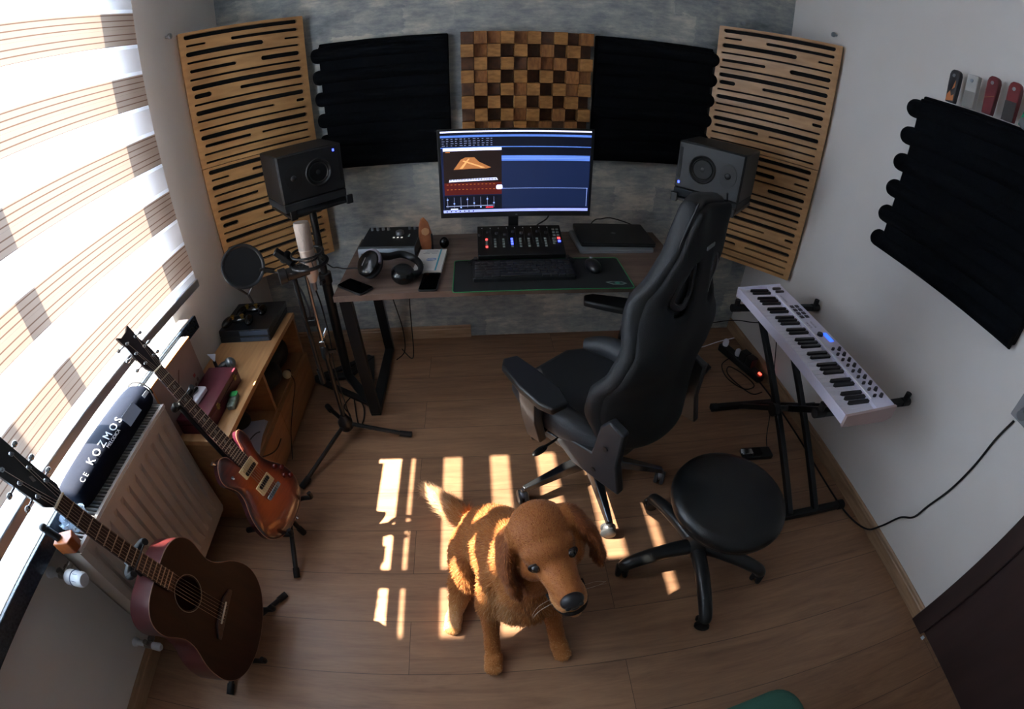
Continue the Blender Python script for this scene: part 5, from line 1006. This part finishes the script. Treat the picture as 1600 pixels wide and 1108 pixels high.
    for k, f in enumerate((3, 5, 7, 9, 12, 15, 17)):
        y = .635 - .635*(1 - 2**(-(f - .5)/12)); mb = MB(); mb.prism([(-.007, -.003), (.0, .006), (.008, .003), (.003, -.006)], .0162, .0168, lambda x, yy, z: (x, y + yy*1.2, z)); mb.build('bird_inlay', mat('pearl', '77736c', .3), t, smooth=0)
    for yc, sw in ((.135, 0), (.040, 1)):
        mb = MB(); mb.prism(rrect(.088, .044, .003, 3, 0, yc), .003, .011); rg = mb.build('pickup_ring', M_cream, t, bev=.001); 
        for i in (0, 1): mb = MB(); mb.prism(rrect(.066, .016, .005, 3, 0, yc + (.0085 if i else -.0085)), .0112, .0145); mb.build('pickup_coil', M_black if (i == 0) != bool(sw) else mat('coil_cream', 'cdb684', .45), rg, bev=.001)
    mb = MB(); mb.prism(rrect(.090, .020, .005, 3, 0, -.004), .006, .020); mb.build('bridge', M_chrome, t, bev=.002)
    for k in range(6): mb = MB(); mb.box(((k - 2.5)*.0105, -.002, .021), (.008, .012, .004)); mb.build('bridge_saddle', M_chrome, t)
    for x, y in ((.088, .045), (.108, .018), (.092, -.012), (.112, -.035)): mb = MB(); mb.lathe([(.011, .004), (.010, .014), (.008, .016), (0, .016)], 18, (x, y, 0)); mb.build('control_knob', mat('amber_knob', '5a1a12', .25), t)
    mb = MB(); mb.cyl((-.080, .165, .004), (-.080, .165, .008), .007); mb.cyl((-.080, .165, .008), (-.086, .165, .022), .003); mb.ell((-.087, .165, .024), .0045); mb.build('pickup_switch', M_chrome, t)
    mb = MB(); mb.cyl((0, -.162, -.018), (0, -.176, -.018), .004, .008); mb.build('strap_button', M_chrome, t); mb = MB(); mb.cyl((-.078, .238, -.018), (-.084, .255, -.018), .004, .008); mb.build('strap_button', M_chrome, t)
    ta = math.tan(R(9)); hz = lambda y, z: z + .008 - (y - .64)*ta
    pl = [(-.021, .640), (-.034, .662), (-.038, .70), (-.034, .76), (-.037, .812), (-.022, .800), (.006, .806), (.030, .822), (.030, .76), (.037, .70), (.034, .662), (.021, .640)]
    mb = MB(); mb.prism(pl, -.007, .007, lambda x, y, z: (x, y, hz(y, z))); mb.build('headstock', mat('headstock_plum', '1c1216', .28), t, bev=.0015); hs = []
    for k in range(6):
        s = -1 if k < 3 else 1; i = k if k < 3 else 5 - k; y = .680 + i*.046; x = s*.022; hs.append((x, y, hz(y, .013)))
        mb = MB(); mb.cyl((x, y, hz(y, .007)), (x, y, hz(y, .019)), .0035); mb.lathe([(.007, 0), (.006, .002)], 14, (x, y, hz(y, .007))); mb.cyl((x, y, hz(y, -.011)), (s*.050, y, hz(y, -.011)), .003); mb.ell((s*.056, y, hz(y, -.011)), (.009, .007, .005)); mb.build('tuning_peg', M_chrome, t)
    strings(t, -.002, .635, .016, .022, .026, .0175, hs)
electric()
def gstand(G, label, yoke, bot, tips, thick):
    """G: matrix of the guitar; yoke / bot: positions along its neck"""
    P = lambda x, y, z: G @ Vector((x, y, z)); a = P(0, yoke, -.05); b = P(0, bot, -thick - .03); t = thing('guitar_stand', label, 'guitar stand', (b.x, b.y, 0), 0, 'black tubular guitar stands'); o = Vector((b.x, b.y, 0))
    mb = MB(); mb.tube([b - o, P(0, yoke - .25, -thick*.9 - .02) - o, a - o], .0105, 12); mb.build('upright_tube', M_blackm, t)
    mb = MB(); mb.tube([p - o for p in smoothpath([P(.048, yoke + .02, .028), P(.052, yoke + .01, .0), P(.035, yoke, -.028), P(0, yoke - .005, -.040), P(-.035, yoke, -.028), P(-.052, yoke + .01, .0), P(-.048, yoke + .02, .028)], 5)], .0085, 10, flat=1.2); mb.build('neck_yoke', mat('yoke_rubber', '1a1c1e', .5), t)
    mb = MB(); mb.tube([P(-.05, yoke + .018, .024) - o, P(.05, yoke + .018, .024) - o], .0022, 6); mb.build('retaining_band', M_rubber, t)
    for s in (-1, 1): mb = MB(); c = P(s*.085, bot + .02, -thick - .01) - o; e = P(s*.095, bot + .018, .022) - o; mb.tube([p for p in smoothpath([b - o, c, e, P(s*.095, bot + .045, .035) - o], 5)], .009, 10); mb.build('body_rest', M_rubber, t)
    hub = Vector((0, 0, b.z)); 
    for q in tips: mb = MB(); e = Vector((q[0], q[1], .011)) - o; mb.tube([hub*1.0, hub*.85 + e*.18, e], .0095, 10); l = mb.build('leg', M_blackm, t); mb = MB(); d = (e - hub).normalized(); mb.tube([e - d*.035, e + d*.002], .0125, 10); mb.build('rubber_foot', M_rubber, l)
gstand(gmat((-.011, .997, .082), (-.231, -.083, .969), (.973, -.008, .231), (.4111, -1.8463, .291)), 'black tubular stand holding the dark acoustic guitar', .36, -.235, [(.345, -2.03), (.475, -1.635), (.19, -1.78)], .105)
gstand(gmat((.228, .974, .008), (-.45, .098, .888), (.863, -.206, .461), (.4500, -1.3610, .2850), .916), 'black tubular stand holding the sunburst electric guitar', .485, -.18, [(.505, -1.56), (.49, -1.36), (.24, -1.36)], .045)
# ================================================================== the dog
import numpy as np
def dog():
    t = thing('golden_retriever', 'golden red retriever sitting in the sun patches and looking up', 'dog', (1.27, -1.62, 0)); T0 = Matrix.Translation((-1.27, 1.62, 0))
    Y = Vector((.16, -.90, .30)).normalized(); X = Vector((.93, .05, .27)); X = -(X - Y*X.dot(Y)).normalized(); Z = X.cross(Y); hs = 1.2
    E_ = Vector((1.360, -1.842, .668)); Hm = Matrix(((X.x*hs, Y.x*hs, Z.x*hs, E_.x), (X.y*hs, Y.y*hs, Z.y*hs, E_.y), (X.z*hs, Y.z*hs, Z.z*hs, E_.z), (0, 0, 0, 1)))
    mb = MB()
    def limb(P, sub=3):
        pts = smoothpath([p[:3] for p in P], sub); rr = [p[3] for p in P]; r = []
        for i in range(len(P) - 1): r += [rr[i] + (rr[i+1] - rr[i])*k/sub for k in range(sub)]
        r.append(rr[-1]); mb.tube(pts, r, 16); mb.ell(P[0][:3], P[0][3]); mb.ell(P[-1][:3], P[-1][3])
    # trunk: deep chest narrowing to the rump
    limb([(1.318, -1.715, .385, .098), (1.302, -1.66, .34, .118), (1.275, -1.575, .255, .118), (1.245, -1.49, .165, .120), (1.225, -1.44, .115, .105)])
    mb.ell((1.318, -1.752, .315), (.092, .075, .125)); mb.ell((1.31, -1.70, .24), (.095, .09, .11)); mb.ell((1.318, -1.762, .245), (.092, .070, .10))
    # neck
    nb = Hm @ Vector((0, -.075, -.02)); nt_ = Hm @ Vector((0, -.03, -.06))
    limb([(nb.x, nb.y, nb.z, .068), (1.335, -1.775, .53, .075), (1.320, -1.735, .44, .094)])
    limb([(nt_.x, nt_.y, nt_.z, .045), (1.335, -1.80, .49, .062), (1.322, -1.785, .40, .075)])
    # forelegs
    limb([(1.248, -1.735, .35, .055), (1.228, -1.755, .23, .046), (1.221, -1.772, .165, .033), (1.220, -1.805, .10, .0255), (1.221, -1.838, .045, .027)])
    limb([(1.385, -1.735, .34, .055), (1.400, -1.750, .23, .047), (1.408, -1.760, .165, .034), (1.420, -1.785, .095, .027), (1.430, -1.815, .045, .028)])
    def paw(x, y, a, s=1.0):
        Rz = Matrix.Rotation(a, 3, 'Z'); mb.ell((x, y, .026*s), (.031*s, .040*s, .026*s), Rz)
        for k, dx in enumerate((-.021, -.0075, .0075, .021)): q = Rz @ Vector((dx*s, -.030*s - (.008 if k in (1, 2) else 0), 0)); mb.ell((x + q.x, y + q.y, .017), (.0088*s, .019*s, .0165), Rz)
    paw(1.222, -1.868, R(-4)); paw(1.436, -1.840, R(14))
    # haunches and hind feet
    mb.ell((1.150, -1.545, .135), (.060, .125, .115), Matrix.Rotation(R(-18), 3, 'X')); mb.ell((1.345, -1.515, .135), (.062, .125, .115), Matrix.Rotation(R(-18), 3, 'X'))
    limb([(1.135, -1.62, .10, .050), (1.118, -1.655, .055, .036), (1.103, -1.70, .035, .026)]); limb([(1.375, -1.59, .10, .05), (1.40, -1.63, .055, .036), (1.415, -1.675, .035, .026)])
    paw(1.096, -1.722, R(-10)); paw(1.425, -1.70, R(12))
    # tail
    limb([(1.215, -1.405, .075, .040), (1.165, -1.355, .058, .034), (1.105, -1.295, .050, .030), (1.045, -1.232, .046, .026), (.995, -1.180, .040, .014)], 4)
    # head
    n0 = len(mb.v); mb.M = Hm
    mb.ell((0, -.052, .012), (.062, .070, .052)); mb.ell((0, -.010, .004), (.052, .048, .038)); mb.ell((0, -.095, -.01), (.055, .05, .05))
    for s in (-1, 1): mb.ell((s*.036, -.035, -.032), (.034, .052, .038)); mb.ell((s*.031, .004, .017), (.020, .016, .011)); mb.ell((s*.015, .068, -.048), (.0185, .036, .020))
    mb.tube([(0, .0, -.018), (0, .035, -.026), (0, .085, -.034)], [.043, .035, .0265], 18); mb.ell((0, .085, -.034), .0265)
    mb.tube([(0, -.03, -.058), (0, .04, -.070), (0, .084, -.076)], [.030, .021, .0155], 14); mb.ell((0, .084, -.076), .0155)
    for s in (-1, 1):
        for (x, y, z, a, b, c) in ((.060, -.050, .022, .016, .032, .022), (.076, -.046, .002, .015, .044, .030), (.088, -.038, -.028, .0135, .046, .036), (.090, -.028, -.058, .012, .038, .034), (.085, -.020, -.084, .010, .026, .020)): mb.ell((s*x, y, z), (a, b, c), Matrix.Rotation(s*R(-12), 3, 'Y'))
    mb.M = Matrix.Identity(4)
    o = mb.build('body', M_black, None, smooth=180); r = o.modifiers.new('r', 'REMESH'); r.mode = 'VOXEL'; r.voxel_size = .0052; r.use_smooth_shade = True
    s = o.modifiers.new('s', 'SMOOTH'); s.factor = .6; s.iterations = 7
    dg = bpy.context.evaluated_depsgraph_get(); dg.update(); me = bpy.data.meshes.new_from_object(o.evaluated_get(dg)); old = o.data; o.modifiers.clear(); o.data = me; bpy.data.meshes.remove(old); me.name = 'body'
    nv = len(me.vertices); co = np.empty(nv*3); me.vertices.foreach_get('co', co); co = co.reshape(-1, 3); no = np.empty(nv*3); me.vertices.foreach_get('normal', no); no = no.reshape(-1, 3)
    Hi = np.array(Hm.inverted()); 
    def tone(p):
        """0 deep red gold .. 1 cream, by the patches of the coat; one hind paw paler for sunlight"""
        h = p @ Hi[:3, :3].T + Hi[:3, 3]; ishead = (np.linalg.norm(h - np.array((0, -.01, -.02)), axis=1) < .14) & (p[:, 2] > .46)
        v = np.full(len(p), .30)
        v += .45*np.exp(-(((p[:, 0] - 1.26)/.06)**2 + ((p[:, 1] + 1.80)/.07)**2 + ((p[:, 2] - .30)/.12)**2))
        v += .35*np.exp(-(((p[:, 2] - .06)/.05)**2))*(p[:, 1] > -1.76)
        v += .22*np.clip((.075 - p[:, 2])/.05, 0, 1)*(p[:, 1] < -1.67) + .2*np.clip((.06 - p[:, 2])/.04, 0, 1)*(p[:, 0] < 1.15)*(p[:, 1] < -1.67)  # second term: sunlight on one hind paw, put into the coat tone
        v += .35*((p[:, 0] < 1.10) & (p[:, 1] > -1.36))
        hv = np.where(np.abs(h[:, 0]) > .066, .05, .28); hv = np.where((h[:, 1] > .03) & (h[:, 2] < -.035), .62, hv); hv = np.where((h[:, 2] > .0) & (np.abs(h[:, 0]) < .05), .22, hv)
        return np.clip(np.where(ishead, hv, v), 0, 1), h, ishead
    tv, hh, ih = tone(co); a = me.attributes.new('tone', 'FLOAT', 'POINT'); a.data.foreach_set('value', tv.astype(np.float32))
    m = bpy.data.materials.new('golden_coat'); m.use_nodes = True; nt = m.node_tree; b = nt.nodes['Principled BSDF']; b.inputs['Roughness'].default_value = .62; b.inputs['Specular IOR Level'].default_value = .25; b.inputs['Sheen Weight'].default_value = .12
    at = nt.nodes.new('ShaderNodeAttribute'); at.attribute_name = 'tone'; rr = nt.nodes.new('ShaderNodeValToRGB'); e = rr.color_ramp.elements; e[0].position = 0; e[0].color = lin('7e4220'); e[1].position = 1; e[1].color = lin('d8b087'); q = e.new(.35); q.color = lin('a9662f'); q = e.new(.7); q.color = lin('c38a52')
    tc = nt.nodes.new('ShaderNodeTexCoord'); nz = nt.nodes.new('ShaderNodeTexNoise'); nz.inputs['Scale'].default_value = 90; nt.links.new(tc.outputs['Object'], nz.inputs['Vector']); ad = nt.nodes.new('ShaderNodeMath'); ad.operation = 'MULTIPLY_ADD'; ad.inputs[1].default_value = .12; nt.links.new(nz.outputs[0], ad.inputs[0]); sb = nt.nodes.new('ShaderNodeMath'); sb.operation = 'SUBTRACT'; sb.inputs[1].default_value = .06; nt.links.new(at.outputs['Fac'], sb.inputs[0]); nt.links.new(sb.outputs[0], ad.inputs[2]); nt.links.new(ad.outputs[0], rr.inputs[0]); nt.links.new(rr.outputs[0], b.inputs['Base Color'])
    me.materials.clear(); me.materials.append(m)
    for p in me.polygons: p.use_smooth = True
    o.parent = t; o.matrix_parent_inverse = T0
    # coat: fine hairs lying along the body
    me.calc_loop_triangles(); tri = np.empty(len(me.loop_triangles)*3, dtype=np.int64); me.loop_triangles.foreach_get('vertices', tri); tri = tri.reshape(-1, 3)
    A, B, C_ = co[tri[:, 0]], co[tri[:, 1]], co[tri[:, 2]]; ar = np.linalg.norm(np.cross(B - A, C_ - A), axis=1)/2; rg = np.random.default_rng(4)
    cen = (A + B + C_)/3; w = ar*np.where(cen[:, 2] > .50, 2.3, 1.0)*np.where((cen[:, 0] < 1.13) & (cen[:, 1] > -1.36), 2.2, 1.0)
    N_ = 90000; idx = rg.choice(len(tri), N_, p=w/w.sum()); u = rg.random((N_, 2)); fl = u.sum(1) > 1; u[fl] = 1 - u[fl]
    P = A[idx] + (B - A)[idx]*u[:, :1] + (C_ - A)[idx]*u[:, 1:]; Nn = no[tri[idx, 0]]; tn, h, ish = tone(P)
    flow = np.tile(np.array((-.10, .30, -.95)), (N_, 1)); fh = -np.array(Y)*.9 + np.array(Z)*-.25; flow[ish] = fh
    ear = ish & (np.abs(h[:, 0]) > .064); flow[ear] = -np.array(Z)
    tl = (P[:, 0] < 1.17) & (P[:, 1] > -1.37); flow[tl] = np.array((-.62, .72, .05)); flow[tl] += (P[tl] - np.array((1.09, -1.28, .05)))*np.array((9, 9, 3))*.55
    L_ = np.full(N_, .020); L_[ish] = .0055; L_[ear] = .012; L_[tl] = .056; L_[(P[:, 2] < .07) & ~tl] = .005; L_[(h[:, 1] > .04) & ish] = .003
    ch = (~ish) & (P[:, 1] < -1.74) & (P[:, 2] > .22); L_[ch] = .026
    pole = (P[:, 2] < .20) & (P[:, 1] < -1.75) & ~ish; L_[pole] = .006
    skip = ish & (((np.abs(np.abs(h[:, 0]) - .034) < .012) & (np.abs(h[:, 2] + .0) < .011) & (h[:, 1] > .01)) | (h[:, 1] > .10))
    tg = flow - Nn*(flow*Nn).sum(1, keepdims=True); tg /= np.linalg.norm(tg, axis=1, keepdims=True) + 1e-9; tg += rg.normal(0, .20, (N_, 3))
    lift = np.where(ish, .28, .42)[:, None]; d1 = tg + Nn*lift; d1 /= np.linalg.norm(d1, axis=1, keepdims=True); d2 = tg + Nn*(lift*.1) + np.array((0, 0, -.15)); d2 /= np.linalg.norm(d2, axis=1, keepdims=True)
    L_ = (L_*rg.uniform(.6, 1.25, N_))[:, None]; side = np.cross(d1, Nn); side /= np.linalg.norm(side, axis=1, keepdims=True) + 1e-9; wd = np.where(ish, .00045, .0007)[:, None]*rg.uniform(.7, 1.3, (N_, 1))
    v0 = P - side*wd; v1 = P + side*wd; m0 = P + d1*L_*.55 - side*wd*.8; m1 = P + d1*L_*.55 + side*wd*.8; tp = P + d1*L_*.55 + d2*L_*.5; tp[:, 2] = np.maximum(tp[:, 2], .002); keep = ~skip
    V_ = np.stack([v0, v1, m0, m1, tp], 1)[keep].reshape(-1, 3); k = keep.sum(); base = (np.arange(k)*5)[:, None]
    fm = bpy.data.meshes.new('fur'); F = np.concatenate([base + np.array([0, 1, 3]), base + np.array([0, 3, 2]), base + np.array([2, 3, 4])]).tolist(); fm.from_pydata(V_.tolist(), [], F)
    a = fm.attributes.new('tone', 'FLOAT', 'POINT'); a.data.foreach_set('value', np.repeat(np.clip(tn[keep] + rg.normal(.04, .16, k), 0, 1), 5).astype(np.float32)); fm.materials.append(m)
    f = bpy.data.objects.new('fur', fm); COL.objects.link(f); f.parent = t; f.matrix_parent_inverse = T0; f['kind'] = 'stuff'
    # face
    def part(mbx, nm, mt_, **k): q = mbx.build(nm, mt_, None, **k); q.parent = t; q.matrix_parent_inverse = T0; return q
    Me = mat('dark_eye', '120b08', .06, coat=1); Ml = mat('dark_eyelid', '2a1812', .5); Mn = mat('wet_nose', '14151a', .28, bump=.25, bscale=900)
    for s in (-1, 1):
        q = MB(); q.M = Hm; q.ell((s*.0340, .0240, .0005), (.0100, .0095, .0092), seg=22); ey = part(q, 'eye', Me)
        q = MB(); q.M = Hm; q.tube([(s*.034 + .0118*math.cos(R(a_)), .0265 - abs(math.cos(R(a_)))*.006, .0005 + .0095*math.sin(R(a_))) for a_ in range(0, 360, 20)], .0024, 8, closed=True); part(q, 'eyelid', Ml)
    q = MB(); q.M = Hm; q.ell((0, .104, -.026), (.0215, .014, .0155), seg=24, rings=16); q.ell((0, .106, -.037), (.011, .008, .010)); 
    part(q, 'nose', Mn)
    for s in (-1, 1): q = MB(); q.M = Hm; q.ell((s*.0115, .1155, -.0285), (.0052, .003, .0042), seg=12, rings=8); part(q, 'nostril', M_rubber)
    q = MB(); q.M = Hm; q.tube(smoothpath([(-.034, .040, -.060), (-.029, .074, -.063), (-.018, .095, -.064), (0, .104, -.061), (.018, .095, -.064), (.029, .074, -.063), (.034, .040, -.060)], 5), .0034, 8, flat=1.2); part(q, 'lips', mat('dark_lip', '120a09', .6, spec=.2))
    rnd = random.Random(8)
    for s in (-1, 1):
        for k in range(3): q = MB(); q.M = Hm; a0 = Vector((s*.026, .066 + k*.005, -.045 - (k % 2)*.006)); q.tube(smoothpath([a0, a0 + Vector((s*.03, -.005, -.012)), a0 + Vector((s*.05, -.02 + rnd.uniform(-.01, .01), -.035 - rnd.uniform(0, .015)))], 4), [.00025]*8 + [.0001], 4); part(q, 'whisker', mat('whisker', 'd8c8b4', .4))
dog()
